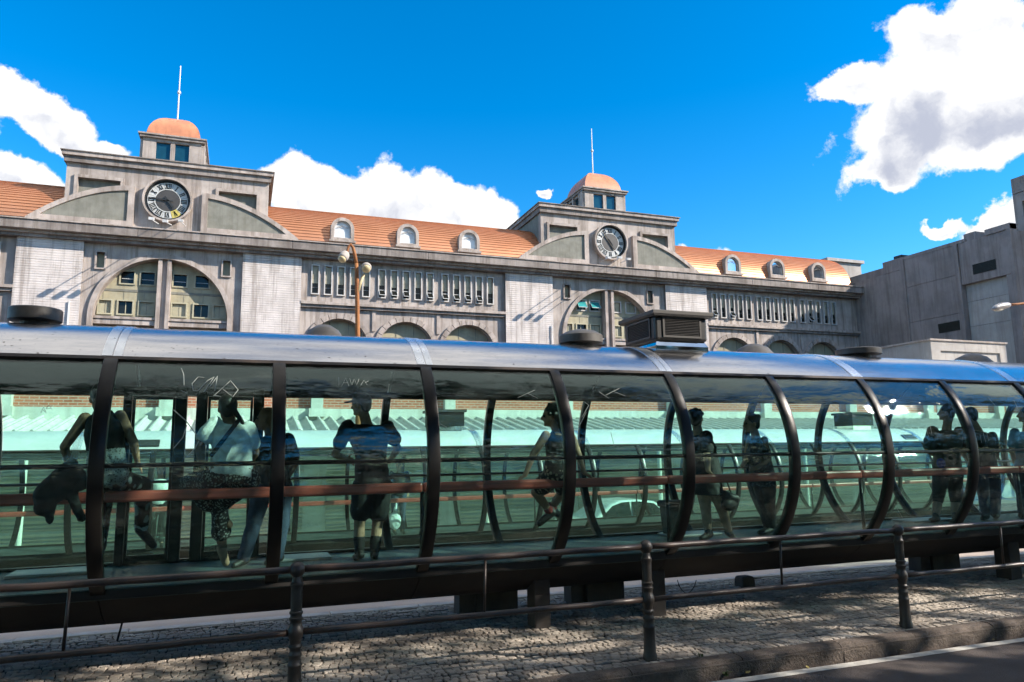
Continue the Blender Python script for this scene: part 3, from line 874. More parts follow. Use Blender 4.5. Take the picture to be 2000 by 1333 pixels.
fr.build('louvre_frame', 'ac_rim', ac)
for i in range(10):
    z = 3.088 + i * .0195
    MB().obox((ax0 - .004, (ay0 + ay1) / 2 + .01, z), (0, (ay1 - ay0) / 2 - .115, 0), (.009, 0, -.006), (.001, 0, .0015)).build('louvre_slat', 'ac_rim', ac)
for z, yy in ((3.29, ay0 + .05), (3.06, ay0 + .05)):
    MB().lathe([(.008, 0), (.008, .006), (.003, .009)], (ax0 + .1, yy, z)).build('screw', 'grey_metal', ac)
# the same kind of unit, smaller in view, on the second station
for px, lb in ((868, 'dark air conditioner on the second station behind the near one'), (1668, 'dark air conditioner on the second station seen through the right panes')):
    c = P(px, 835, T2.yc)
    a2 = empty('air_conditioner', (c.x, T2.yc, T2.zc + 1.26)); tag(a2, lb, 'air conditioner', 'air conditioners on the second station')
    z0 = T2.zc + 1.27
    MB().box(c.x - .38, c.x + .38, T2.yc - .35, T2.yc + .35, z0 + .10, z0 + .42).build('body', 'ac', a2)
    MB().box(c.x - .43, c.x + .43, T2.yc - .4, T2.yc + .4, z0 + .42, z0 + .48).build('lid', 'ac_rim', a2)
    MB().box(c.x - .33, c.x + .33, T2.yc - .3, T2.yc + .3, z0 - .06, z0 + .10).build('plinth', 'mirror', a2)
# dark sign plates on the roof edge of the second station
for px, py, lb in ((288, 860, 'dark rectangular sign plate on the roof edge of the second station, left'), (1775, 852, 'dark rectangular sign plate on the roof edge of the second station, right')):
    t = 52
    c = Vector(T2.p(P(px, py, T2.yc - .8).x, t, T2.R + .03)); n = Vector((0, -math.cos(math.radians(t)), math.sin(math.radians(t)))); u = Vector((0, n.z, -n.y))
    tag(MB().obox(c, (.22, 0, 0), u * -.10, n * .012).build('sign_plate', 'ac', bevel=.006), lb, 'sign')
# waste bin inside the near station
wb = P(1313, 1050, 8.2); bx = wb.x
bn = empty('waste_bin', (bx, 8.15, ZF)); tag(bn, 'dark tapered waste bin with folded bag on the station floor', 'bin')
MB().loft([[(bx - w, 8.15 - w * .9, z), (bx + w, 8.15 - w * .9, z), (bx + w, 8.15 + w * .9, z), (bx - w, 8.15 + w * .9, z)] for w, z in ((.105, ZF), (.135, ZF + .40), (.14, ZF + .42))]).build('body', 'bin', bn, bevel=.015)
MB().loft([[(bx - w, 8.15 - w * .9, z), (bx + w, 8.15 - w * .9, z), (bx + w, 8.15 + w * .9, z), (bx - w, 8.15 + w * .9, z)] for w, z in ((.148, ZF + .36), (.155, ZF + .42), (.13, ZF + .44))]).build('bin_liner', 'black', bn, bevel=.01)

# ------------------------------------------------------------------ low brick frontage with channel-roof canopy behind the second station
bw = empty('brick_frontage', (0, 24, gz(24))); tag(bw, 'low brick wall with pale plaster piers and band behind the second station', 'wall')
WX0, WX1 = -14.0, 38.0
MB().box(WX0, WX1, 24.0, 24.5, gz(24) - .3, 5.1).build('brick_face', 'brick', bw)
MB().box(WX0, WX1, 23.88, 23.998, 2.55, 3.18).build('plaster_band', 'plaster', bw)
MB().box(WX0, WX1, 23.80, 24.6, 5.1, 5.24).build('coping', 'plaster', bw)
MB().box(WX0, WX1, 23.92, 23.998, gz(24) - .3, 2.55).build('base_wall', 'plaster', bw)
for i in range(-1, 9):
    x = 2.2 + i * 4.33 - (0 if i > -2 else 0)
    MB().box(x - .18, x + .18, 23.78, 23.995, 3.18, 5.1).build('plaster_pier', 'plaster', bw)
    MB().box(x - .25, x + .25, 23.70, 23.878, 2.92, 3.18).build('pier_base', 'plaster', bw)
x = 2.2 - 2 * 4.2
MB().box(x - .18, x + .18, 23.78, 23.995, 3.18, 5.1).build('plaster_pier', 'plaster', bw)
MB().box(x - .25, x + .25, 23.70, 23.878, 2.92, 3.18).build('pier_base', 'plaster', bw)
for i in range(-2, 8):  # shutters added to imitate streaks of sunlit road and reflections behind the glass
    x0 = 2.2 + i * 4.33 + .35; x1 = x0 + 3.63
    mb = MB()
    z = gz(24) + .05
    k = 0
    while z < 2.35:
        h = (.11, .16, .09)[k % 3]
        dz = random.uniform(0, .012)
        mb.loft([[(x0, 23.86 - dz, z), (x1, 23.86 - dz, z), (x1, 23.91, z + .004), (x0, 23.91, z + .004)], [(x0, 23.83 - dz, z + h * .5), (x1, 23.83 - dz, z + h * .5), (x1, 23.91, z + h * .5), (x0, 23.91, z + h * .5)], [(x0, 23.86 - dz, z + h - .008), (x1, 23.86 - dz, z + h - .008), (x1, 23.91, z + h - .008), (x0, 23.91, z + h - .008)]])
        z += h; k += 1
    tag(mb.build('added_shutter', 'shutter_streaks', bw), kind='stuff')
cn = empty('channel_canopy', (0, 21, 2.1)); tag(cn, 'sloping canopy of pale concrete roof channels in front of the brick wall', 'canopy')
cw = 0.375
nch = int((36 - -12) / cw)
for i in range(nch):
    x = -12 + i * cw
    rings = []
    for (y, z) in ((21.2, 2.30), (23.86, 2.80)):
        sec = []
        for k in range(9):
            u = k / 8
            sec.append((x + .006 + (cw - .012) * u, y, z + .10 * (abs(2 * u - 1) ** 2.2)))
        sec += [(q[0], q[1], q[2] - .035) for q in sec[::-1]]
        rings.append(sec)
    MB().loft(rings).build('roof_channel', 'canopy', cn, recalc=True)
    MB().tube([(x, 21.18, 2.415), (x, 23.87, 2.915)], .045, 6).build('ridge_cap', 'canopy', cn)
MB().box(-12, 36, 21.3, 21.45, 2.14, 2.28).build('edge_beam', 'plaster', cn)
for x in range(-11, 36, 6):
    MB().tube([(x, 21.37, gz(21.4)), (x, 21.37, 2.16)], .07, 10).build('canopy_post', 'plaster', cn)

# ------------------------------------------------------------------ the long building with two clock gables
U = 1.5
YB = 39.0
BT = lambda v: Vector((v.x * U, YB + v.y * U, v.z * U - 0.875))
B = lambda: MB(BT)
bd = empty('clock_building', (10 * U, YB, gz(30))); tag(bd, 'long grey stone building with two clock gables and terracotta roof', 'building')
XL, XR = -18.0, 26.88

def window(x0, x1, z0, z1, y, pane='pane', blind=0.0, fw=.035, fm='frame_w', proud=.03, open_=False, name='window', mull=0, panel=False):
    f = B().prism(rect(x0 - fw, x1 + fw, z0 - fw, z1 + fw), [rect(x0, x1, z0, z1)], y - proud, y + .10).build(name, fm, bd)
    if panel:
        B().box(x0, x1, y + .03, y + .08, z0, z1).build('infill_panel', 'olive_panel', f)
        B().box((x0 + x1) / 2 - .006, (x0 + x1) / 2 + .006, y + .022, y + .03, z0, z1).build('panel_joint', 'stucco', f)
        return f
    B().box(x0, x1, y + .06, y + .075, z0, z1).build('pane', pane, f)
    if blind:
        B().box(x0 + .004, x1 - .004, y + .045, y + .058, z1 - (z1 - z0) * blind, z1).build('blind', 'blind', f)
        B().box(x0, x1, y + .04, y + .06, z0 + (z1 - z0) * .22, z0 + (z1 - z0) * .22 + .015).build('glazing_bar', 'frame_d', f)
    for k in range(mull):
        xm = x0 + (x1 - x0) * (k + 1) / (mull + 1)
        B().box(xm - .012, xm + .012, y + .04, y + .06, z0, z1).build('glazing_bar', fm, f)
    if open_:
        h = (z1 - z0) * (open_ if open_ is not True else .26)
        zt = z0 + h
        a = math.radians(38)
        dn = Vector((0, -math.sin(a), -math.cos(a)))
        t = .014
        for p, q in (((x0, 0), (x1, 0)), ((x0, 1), (x1, 1)), ((x0, 0), (x0, 1)), ((x1, 0), (x1, 1))):
            A_ = Vector((p[0], y - .01, zt)) + dn * h * p[1]; C_ = Vector((q[0], y - .01, zt)) + dn * h * q[1]
            B().tube([A_, C_], t, 4).build('sash', 'white', f)
        c = Vector(((x0 + x1) / 2, y - .01, zt)) + dn * h * .5
        B().obox(c, ((x1 - x0) / 2, 0, 0), dn * h * .5, Vector((0, -.004, .003))).build('sash_pane', 'teal_sash' if pane == 'teal_pane' else 'pane', f)
    return f

# pilasters clad in narrow courses, real grooves between them
def pilaster(x0, x1):
    p = B().box(x0, x1, .03, .5, -.3, 8.66).build('pilaster', 'joint', bd)
    mb = B()
    z = 4.6
    while z < 8.64:
        h = min(.073, 8.655 - z)
        e = random.uniform(-.004, .004)
        mb.box(x0 - .004, x1 + .004, .0 + e, .03, z, z + h)
        z += .079
    mb.box(x0 - .004, x1 + .004, .0, .03, -.2, 4.59)
    tag(mb.build('cladding_course', 'cladding', p), kind='stuff')
for a, b in ((-6.8, -4.97), (-0.18, 1.75), (9.35, 11.32), (16.48, 18.5), (-15.2, -13.4)):
    pilaster(a, b)

# main cornice in lengths with fine joints, moulding below it
segs = [XL, -13, -8.2, -3.4, 1.4, 6.2, 11.0, 15.8, 20.6, 24.2, XR]
for a, b in zip(segs, segs[1:]):
    B().box(a + .004, b - .004, -.42, .3, 8.775, 9.06).build('cornice', 'cornice', bd, bevel=.02)
    B().box(a + .003, b - .003, -.46, .3, 9.062, 9.10).build('cornice_cap', 'trim', bd)
    B().box(a + .003, b - .003, -.24, .3, 8.70, 8.773).build('cornice_moulding', 'trim', bd)
    B().box(a + .003, b - .003, -.13, .3, 8.60, 8.698).build('cornice_moulding', 'cornice', bd)

def arch_hole(cx, cz, r, zb, n=24):
    return [(cx + r, zb)] + arcpts(cx, cz, r, 0, 180, n) + [(cx - r, zb)]

# window bays: fifteen slim windows over a ledge, three arches below
def bay(x0, x1, off, opens, arches, partial=False):
    wx = [g + k * .4475 + off for g in (2.24, 4.60, 6.97) for k in range(5)]
    wx = [w for w in wx if x0 + .1 < w < x1 - .1]
    holes = [rect(w - .105, w + .105, 7.37, 8.37) for w in wx]
    B().prism(rect(x0, x1, 7.0, 8.66), holes, .16, .5).build('upper_wall', 'concrete', bd)
    for i, w in enumerate(wx):
        window(w - .105, w + .105, 7.37, 8.37, .14, blind=random.choice((.5, .55, .6, .62)), open_=(i in opens), fw=.04, proud=.05)
    B().box(x0, x1, -.02, .3, 6.96, 7.06).build('ledge', 'trim', bd, bevel=.01)
    B().box(x0, x1, .05, .3, 6.86, 6.955).build('ledge_moulding', 'cornice', bd)
    cs = [c + off for c in arches]
    R0, R1, cz = 1.0, 1.19, 5.5
    B().prism(rect(x0, x1, -.3, 6.858), [arch_hole(c, cz, R0 + .06, .3) for c in cs], .17, .5).build('lower_wall', 'concrete', bd)
    for c in cs:
        ar = B().prism([(c + R0 + .06, cz)] + arcpts(c, cz, R0 + .06, 0, 180, 24) + arcpts(c, cz, R0 - .02, 180, 0, 24), [], .26, .40).build('arch', 'frame_d', bd)
        n = 13
        for k in range(n):
            a0, a1 = 180 * k / n + .5, 180 * (k + 1) / n - .5
            B().prism(arcpts(c, cz, R1, a0, a1, 3) + arcpts(c, cz, R0 + .002, a1, a0, 3), [], .09 + random.uniform(-.006, .006), .30).build('voussoir', 'trim', ar)
        for s in (-1, 1):
            B().box(c + s * (R0 + R1) / 2 - .09, c + s * (R0 + R1) / 2 + .09, .10, .3, -.2, 5.49).build('arch_jamb', 'trim', ar)
        # infill with a row of dark windows
        whs = [rect(c - .9 + k * .62, c - .9 + k * .62 + .52, 4.9, 5.78) for k in range(3)]
        B().prism([(c + R0 + .1, .3)] + arcpts(c, cz, R0 + .1, 0, 180, 24) + [(c - R0 - .1, .3)], whs, .42, .55).build('arch_infill', 'olive', bd)
        for h in whs:
            window(h[0][0], h[1][0], 4.9, 5.78, .44, fw=.03, fm='olive_panel', proud=.04)
        B().box(c - R0, c + R0, .405, .418, 5.93, 5.955).build('transom_joint', 'stucco', ar)
        for s in (-.33, .33):
            B().box(c + s - .008, c + s + .008, .405, .418, 5.95, 6.42).build('panel_joint', 'stucco', ar)
    # slender wall strips between the arches
    for a, b in zip(cs, cs[1:]):
        B().box((a + b) / 2 - .06, (a + b) / 2 + .06, .12, .2, 6.1, 6.85).build('wall_strip', 'trim', bd)
bay(1.75, 9.35, 0.0, (5, 6, 7, 9, 10, 11, 12, 13), (3.13, 5.52, 7.91))
bay(18.5, XR, 16.72, (0, 2, 11), (3.16, 5.66, 8.02))
bay(-13.4, -6.8, -16.15, (3, 8), (5.52, 7.91))
B().box(XL, -15.2, .2, .5, -.3, 8.66).build('upper_wall', 'concrete', bd)

# roofs between the gables: overlapping metal courses on a curved rafter line
def roof(x0, x1):
    mb = B()
    n = 24
    pts = []
    for i in range(n + 1):
        f = math.radians(6 + 78 * i / n)
        pts.append((.06 + 2.9 * (1 - math.cos(f) ** .74), 8.98 + 1.98 * math.sin(f) ** .86))
    for i in range(n):
        (y0, z0), (y1, z1) = pts[i], pts[i + 1]
        L = math.hypot(y1 - y0, z1 - z0)
        ny, nz = -(z1 - z0) / L, (y1 - y0) / L
        h = .020
        mb.add([(x0, y0 + ny * h, z0 + nz * h), (x1, y0 + ny * h, z0 + nz * h), (x1, y1, z1), (x0, y1, z1), (x0, y0 - ny * .02, z0 - nz * .02), (x1, y0 - ny * .02, z0 - nz * .02)],
               [(0, 1, 2, 3), (4, 5, 1, 0)])
    mb.add([(x0, pts[-1][0], pts[-1][1]), (x1, pts[-1][0], pts[-1][1]), (x1, 7.5, 10.6), (x0, 7.5, 10.6)], [(0, 1, 2, 3)])
    return mb.build('roof', 'terracotta', bd)
rfA, rfB, rfZ = roof(.3, 10.9), roof(16.9, 26.6), roof(-17, -5.5)

def dormer(cx, rf, pane):
    w, z0, zs = .415, 9.33, 9.76
    out = [(cx + w, z0)] + arcpts(cx, zs, w, 0, 180, 16) + [(cx - w, z0)]
    inn = [(cx + .30, z0 + .09)] + arcpts(cx, zs, .29, 0, 180, 16) + [(cx - .30, z0 + .09)]
    inn2 = [(cx + .31, z0 + .08)] + arcpts(cx, zs, .30, 0, 180, 16) + [(cx - .31, z0 + .08)]
    d = B().prism(out, [inn], -.06, .16).build('dormer', 'trim', bd, bevel=.01)
    B().prism([(cx + w - .03, z0)] + arcpts(cx, zs, w - .03, 0, 180, 16) + [(cx - w + .03, z0)], [], .16, 1.6).build('dormer_body', 'cornice', d)
    B().box(cx - w - .05, cx + w + .05, -.13, .20, z0 - .07, z0).build('sill', 'trim', d)
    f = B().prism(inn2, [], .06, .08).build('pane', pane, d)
    B().prism(inn, [[(cx + .27, z0 + .12)] + arcpts(cx, zs, .26, 0, 180, 16) + [(cx - .27, z0 + .12)]], .0, .06).build('window_frame', 'frame_w', d)
    B().tube([(cx - .2, .01, zs + .05), (cx, .01, zs + .13), (cx + .2, .01, zs + .05)], .012, 5).build('glazing_bar', 'frame_d', d)
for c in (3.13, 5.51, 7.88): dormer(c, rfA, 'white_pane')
for c in (19.93, 22.31, 24.64): dormer(c, rfB, 'mirror_pane')
for c in (-13.0, -10.6): dormer(c, rfZ, 'mirror_pane')

ROM = ['XII', 'I', 'II', 'III', 'IIII', 'V', 'VI', 'VII', 'VIII', 'IX', 'X', 'XI']
def numeral(mb, s, c, ang, r0, r1, y):
    """strokes of one roman numeral standing radially on the dial"""
    rad = Vector((math.sin(ang), 0, math.cos(ang))); tan = Vector((math.cos(ang), 0, -math.sin(ang)))
    ws = {'I': .052, 'V': .095, 'X': .095}
    tot = sum(ws[k] for k in s)
    sc_ = min(1.0, .27 / tot)
    u = -tot * sc_ / 2
    pt = lambda a, b: c + tan * a + rad * (r0 + (r1 - r0) * b) + Vector((0, y, 0))
    def bar(a, b, t):
        d = (b - a); n = Vector((d.z, 0, -d.x)).normalized() * t
        q = [a - n, a + n, b + n, b - n]
        mb.add([tuple(p) for p in q] + [(p.x, p.y + .02, p.z) for p in q], [(0, 1, 2, 3), (3, 2, 1, 0), (0, 4, 5, 1), (1, 5, 6, 2), (2, 6, 7, 3), (3, 7, 4, 0)])
    for k in s:
        w = ws[k] * sc_
        m_ = u + w / 2
        if k == 'I':
            bar(pt(m_, 0), pt(m_, 1), .013 * sc_)
        elif k == 'V':
            bar(pt(u + w * .12, 1), pt(m_, 0), .014 * sc_); bar(pt(u + w * .88, 1), pt(m_, 0), .007 * sc_)
        else:
            bar(pt(u + w * .1, 1), pt(u + w * .9, 0), .014 * sc_); bar(pt(u + w * .9, 1), pt(u + w * .1, 0), .007 * sc_)
        u += w
    for b in (0.0, 1.0):
        bar(pt(-tot * sc_ / 2, b), pt(tot * sc_ / 2, b), .006)

def gable(o, hour, minute, yellow, opened):
    X = lambda v: v + o
    # gable block with cornice
    B().prism(rect(X(-5.63), X(.57), 8.9, 11.2), [rect(X(-5.28), X(-4.05), 9.9, 10.72), rect(X(-1.05), X(.18), 9.9, 10.72)], .06, .30).build('gable_wall', 'concrete', bd)
    B().box(X(-5.63), X(.57), .30, 4.5, 8.9, 11.2).build('gable_block', 'stucco', bd)
    for s in ((-5.28, -4.05), (-1.05, .18)):
        B().prism(rect(X(s[0]) - .10, X(s[1]) + .10, 9.85, 10.82), [rect(X(s[0]), X(s[1]), 9.9, 10.72)], -.01, .08).build('panel_frame', 'trim', bd)
        B().box(X(s[0]), X(s[1]), .20, .302, 9.9, 10.72).build('panel_infill', 'stucco', bd)
    B().prism(rect(X(-5.70), X(.64), 11.2, 11.40), [], -.06, 4.6).build('gable_moulding', 'cornice', bd)
    B().prism(rect(X(-5.76), X(.70), 11.40, 11.53), [], -.14, 4.7).build('gable_cornice', 'trim', bd)
    B().box(X(-5.80), X(.74), -.18, 4.75, 11.53, 11.56).build('gable_cap', 'cornice', bd)
    # quarter pediments left and right of the clock
    for s in (-1, 1):
        tip, top, zt = (-6.62, -3.60, 10.57) if s < 0 else (1.60, -1.56, 10.57)
        par = lambda t, d: (X(top + (tip - top) * t), 9.24 + (zt - 9.24) * (1 - t ** 1.9) - d)
        n = 22
        outer = [(X(tip), 9.10)] + [par(1 - i / n, 0) for i in range(n + 1)] + [(X(top), 9.10)]
        inner = [(X(tip + (top - tip) * .13), 9.36)] + [par(.9 - .9 * i / n * 1.0, .17) for i in range(2, n + 1)]
        inner = [(a if abs(a - X(top)) > .19 else X(top) - (X(top) - a if 0 else 0), b) for a, b in inner]
        lim = X(top) + (-.19 if s < 0 else .19)
        inner = [(min(a, lim) if s < 0 else max(a, lim), b) for a, b in inner]
        ded = []
        for q in inner:
            if not ded or abs(q[0] - ded[-1][0]) + abs(q[1] - ded[-1][1]) > .02: ded.append(q)
        inner = ded + [(lim, 9.36)]
        B().prism(outer, [inner], -.10, .06).build('pediment_frame', 'trim', bd)
        B().prism(inner, [], -.04, .062).build('pediment_infill', 'stucco', bd)
    # clock
    c = Vector((X(-2.61), 0, 10.19))
    def ring(r1, r0, y0, y1, n=48):
        return B().prism(arcpts(c.x, c.z, r1, 0, 360 - 360 / n, n - 1), [arcpts(c.x, c.z, r0, 0, 360 - 360 / n, n - 1)], y0, y1)
    ck = ring(.76, .70, -.20, .06).build('clock', 'trim', bd)
    ring(.70, .665, -.10, .06).build('clock_inner_rim', 'clock_dark', ck)
    B().prism(arcpts(c.x, c.z, .668, 0, 352.5, 47), [], -.03, .05).build('dial_backing', 'clock_dark', ck)
    for k in range(12):
        a = 90 - 30 * k
        B().prism(arcpts(c.x, c.z, .615, a - 14.5, a + 14.5, 6) + arcpts(c.x, c.z, .375, a + 14.5, a - 14.5, 6), [], -.052, -.03).build('dial_segment', 'dial_y' if (k == 5 and yellow) else 'dial', ck)
        mb = B(); numeral(mb, ROM[k], c, math.radians(30 * k), .415, .575, -.062)
        mb.build('numeral', 'clock_dark', ck, recalc=True)
    B().prism(arcpts(c.x, c.z, .365, 0, 350, 35), [], -.045, -.03).build('dial_centre', 'clock_mid', ck)
    for ang, L, w in ((hour + minute / 60.0) * 30, .36, .028), (minute * 6, .56, .018):
        a = math.radians(ang)
        d = Vector((math.sin(a), 0, math.cos(a)))
        n = Vector((d.z, 0, -d.x))
        q = [c - d * .16 - n * w, c - d * .16 + n * w, c + d * L * .75 + n * w * 1.2, c + d * L, c + d * L * .75 - n * w * 1.2]
        B().add([(p.x, -.095, p.z) for p in q] + [(p.x, -.075, p.z) for p in q], [(0, 1, 2, 3, 4), (9, 8, 7, 6, 5)] + [(i, 5 + i, 5 + (i + 1) % 5, (i + 1) % 5) for i in range(5)]).build('hand', 'clock_dark', ck, recalc=True)
    for dx, dz in (((-.25, 0), (.14, -.04), (.57, .02)) if o == 0 else ((-1.03, .02), (-.55, .06), (-.18, .03))):
        B().tube([(c.x + dx + (.05 if o == 0 else .4), -.45, 9.25), (c.x + dx, -1.75, 8.98 + dz)], .014, 6).build('spotlight_arm', 'white', ck)
        B().obox((c.x + dx, -1.80, 9.0 + dz), (.075, 0, 0), (0, .09, .02), (0, -.01, .04)).build('spotlight', 'white', ck)
    # cupola with windows, four-sided copper dome and spire
    k0 = X(-2.61) + .02
    y0, y1, h = .32, 2.36, .92
    cp = B().box(k0 - .86, k0 + .86, y0 + .08, y1 - .08, 11.55, 12.42).build('cupola', 'teal_pane', bd)
    for xa, xb in ((-.92, -.52), (-.07, .07), (.52, .92)):
        B().box(k0 + xa, k0 + xb, y0, y0 + .2, 11.55, 12.44).build('cupola_pier', 'concrete', cp)
        ya = y0 + 1.02 + xa * 1.08; yb_ = y0 + 1.02 + xb * 1.08
        for sx in (-1, 1):
            B().box(k0 + sx * .92 - .09, k0 + sx * .92 + .09, ya + .03, yb_ - .03, 11.55, 12.44).build('cupola_pier', 'concrete', cp)
    B().box(k0 - .93, k0 + .93, y0 - .01, y1 + .01, 11.55, 11.63).build('cupola_sill', 'trim', cp)
    B().box(k0 - .93, k0 + .93, y0 - .01, y1 + .01, 12.36, 12.46).build('cupola_beam', 'trim', cp)
    B().box(k0 - 1.02, k0 + 1.02, y0 - .10, y1 + .10, 12.46, 12.55).build('cupola_slab', 'cornice', cp)
    B().box(k0 - 1.07, k0 + 1.07, y0 - .14, y1 + .14, 12.55, 12.60).build('cupola_slab_edge', 'trim', cp)
    yc = (y0 + y1) / 2
    rings = []
    for i in range(15):
        a = math.radians(88 * i / 14)
        s = math.cos(a) ** 1.12
        ring_ = []
        m = 8
        for e in range(4):
            for t in range(m):
                u = -1 + 2 * t / m
                q = [(u, -1), (1, u), (-u, 1), (-1, -u)][e]
                ring_.append((k0 + q[0] * .85 * s, yc + q[1] * .92 * s, 12.60 + 1.04 * math.sin(a)))
        rings.append(ring_)
    dm = B().loft(rings).build('dome', 'copper', cp, smooth=True)
    es = dm.modifiers.new('edges', 'EDGE_SPLIT'); es.split_angle = math.radians(50)
    B().tube([(k0, yc, 13.5), (k0, yc, 14.2), (k0, yc, 15.75)], [.028, .026, .018], 8).build('spire', 'white', cp)
    B().lathe([(.01, -.065), (.045, -.05), (.065, 0), (.045, .05), (.01, .065)], (k0, yc, 14.72), 12).build('spire_ball', 'white', cp, smooth=True)

def gable_bay(o, x0, x1, opened):
    X = lambda v: v + o
    cx, cz, R0, R1 = X(-2.6), 6.22, 2.0, 2.15
    small = [rect(X(-4.60), X(-4.37), 7.79, 8.31), rect(X(-.81), X(-.58), 7.79, 8.31)]
    B().prism(rect(x0, x1, -.3, 8.66), [arch_hole(cx, cz, R0, 4.4, 40)] + small, .14, .45).build('arch_wall', 'concrete', bd)
    for h in small:
        f = B().prism([(a + (.05 if a > h[0][0] else -.05), b + (.05 if b > h[0][1] else -.05)) for a, b in h], [h], .08, .2).build('niche_frame', 'trim', bd)
        B().box(h[0][0], h[1][0], .3, .36, h[0][1], h[2][1]).build('niche_back', 'olive_panel', f)
    ar = B().prism([(cx + R1, 5.0)] + arcpts(cx, cz, R1, 0, 180, 40) + [(cx - R1, 5.0), (cx - R0 - .002, 5.0)] + arcpts(cx, cz, R0 - .002, 180, 0, 40) + [(cx + R0 - .002, 5.0)], [], .05, .44).build('great_arch', 'trim', bd)
    # infill with framed windows and blank panels
    up = [(-3.92, -3.53), (-3.32, -2.92), (-2.34, -1.94), (-1.66, -1.25)]
    lo = [(-4.50, -4.15), (-3.94, -3.53), (-3.32, -2.91), (-2.34, -1.92), (-1.67, -1.23), (-1.05, -.70)]
    st_ = [(-4.40, -3.95), (-3.80, -3.38), (-3.24, -2.90), (-2.30, -1.92), (-1.80, -1.38), (-1.22, -.80)]
    holes = [rect(X(a), X(b), 7.40, 7.80) for a, b in up] + [rect(X(a), X(b), 6.38, 6.80) for a, b in lo] + [rect(X(a), X(b), 5.2, 5.90) for a, b in st_]
    B().prism([(cx + R0 + .1, 4.4)] + arcpts(cx, cz, R0 + .1, 0, 180, 40) + [(cx - R0 - .1, 4.4)], holes, .46, .6).build('arch_infill', 'olive', bd)
    for i, (a, b) in enumerate(up):
        blank = opened and i > 1
        window(X(a), X(b), 7.40, 7.80, .47, fw=.045, fm='olive_panel' if not opened else 'frame_w', proud=.05, open_=(.9 if opened and i < 2 else False), pane='teal_pane' if opened else 'pane', panel=blank)
        if not opened:
            B().box(X(a) + .02, X(b) - .02, .50, .515, 7.56, 7.575).build('glazing_bar', 'white', bd)
    for i, (a, b) in enumerate(lo):
        window(X(a), X(b), 6.38, 6.80, .47, fw=.045, fm='olive_panel', proud=.05, panel=(i not in (1, 4)), mull=1)
    for a, b in st_:
        window(X(a), X(b), 5.2, 5.90, .47, fw=.04, fm='frame_w', proud=.04)
    for k in range(7):
        xx = X(-4.4 + k * .6)
        B().box(xx - .006, xx + .006, .452, .459, 6.85, 7.12).build('panel_joint', 'stucco', ar)
    B().box(cx - R0 + .12, cx + R0 - .12, .445, .459, 7.12, 7.20).build('stucco_course', 'stucco', ar)  # thin grey stucco strip across the infill
    # central mullion, transom and drain pipe
    B().box(X(-2.80), X(-2.68), .10, .46, 4.6, 8.22).build('mullion', 'trim', ar)
    B().box(X(-2.52), X(-2.40), .10, .46, 4.6, 8.22).build('mullion', 'trim', ar)
    B().box(X(-2.68), X(-2.52), .22, .46, 4.6, 8.40).build('mullion_core', 'concrete', ar)
    for a, b in ((-4.6, -2.80), (-2.40, -.6)):
        B().box(X(a), X(b), .16, .46, 6.16, 6.24).build('transom', 'trim', ar)
        B().box(X(a), X(b), .20, .46, 5.99, 6.15).build('transom', 'concrete', ar)
    B().tube([(X(-5.25), -.04, 3.0), (X(-5.25), -.04, 6.62)], .022, 8).build('drain_pipe', 'white', bd)
gable(0.0, 4, 46, True, False)
gable(16.52, 4, 54, False, True)
gable_bay(0.0, -4.97, -.18, False)
gable_bay(16.48, 11.32, 16.48, True)
# body of the building behind the front
B().box(XL, XR, .8, 7.5, -.3, 9.2).build('rear_block', 'concrete', bd)
rb = empty('rooftop_hut', (44.5, 46, 14)); tag(rb, 'small grey rooftop hut behind the right end of the terracotta roof', 'hut')
MB().box(44.7, 48.2, 46, 48, 12.5, 16.9).build('hut_wall', 'pale_conc', rb)
MB().box(44.5, 48.4, 45.8, 48.2, 16.9, 17.15).build('hut_roof', 'frame_d', rb)
MB().box(44.66, 44.70, 46.3, 47.0, 15.2, 16.4).build('hut_pipe', 'white', rb)

# ------------------------------------------------------------------ dark concrete building at the right
D = lambda: MB(lambda v: Vector((v.x * U, v.y * U, v.z * U - 0.875)))
db = empty('concrete_building', (26.88 * U, 18.6 * U, 0)); tag(db, 'blank dark concrete building with louvres and a deep recess at the right', 'building')
DX = 26.88
D().box(DX + .30, 40, 18.65, 27.5, -.5, 9.80).build('core', 'dark_conc', db)
joints = [25.98, 23.40, 20.83, 18.60]
def side_panel(y0, y1, z0, z1, out=.0, name='wall_panel', m='dark_conc'):
    return D().box(DX - out, DX + .31, y0 + .012, y1 - .012, z0, z1).build(name, m, db, bevel=.015)
side_panel(23.40, 26.3, -.5, 9.40)
side_panel(23.40, 24.45, 9.41, 9.95)
side_panel(20.83, 23.40, -.5, 7.0); side_panel(20.83, 23.40, 7.01, 8.55, .004); side_panel(20.83, 23.40, 8.56, 9.80)
side_panel(23.28, 23.52, -.5, 9.82, .06, 'wall_fin'); side_panel(20.72, 20.94, -.5, 9.80, .05, 'wall_fin')
side_panel(18.60, 20.72, 8.10, 9.80)
side_panel(18.60, 18.90, -.5, 8.09)
D().box(DX + .22, DX + .34, 18.9, 20.72, -.5, 8.1).build('recess_back', 'pale_conc', db)
for z in (3.0, 4.7, 6.4, 7.4):
    D().box(DX + .212, DX + .222, 18.9, 20.72, z, z + .012).build('recess_joint', 'joint', db)
D().box(DX - .05, DX + .3, 18.5, 18.66, -.5, 10.0).build('corner_fin', 'dark_conc', db)
D().box(DX - .06, DX + .4, 18.5, 19.5, 9.80, 10.02).build('parapet', 'dark_conc', db)
D().box(DX - .02, DX + .4, 20.4, 23.5, 9.80, 9.93).build('parapet', 'dark_conc', db)
D().box(DX + .1, DX + .6, 23.5, 23.9, 9.9, 10.1).build('roof_box', 'vent_dark', db)
D().box(DX + .1, DX + .9, 20.0, 20.5, 9.8, 10.14).build('roof_box', 'dark_conc', db)
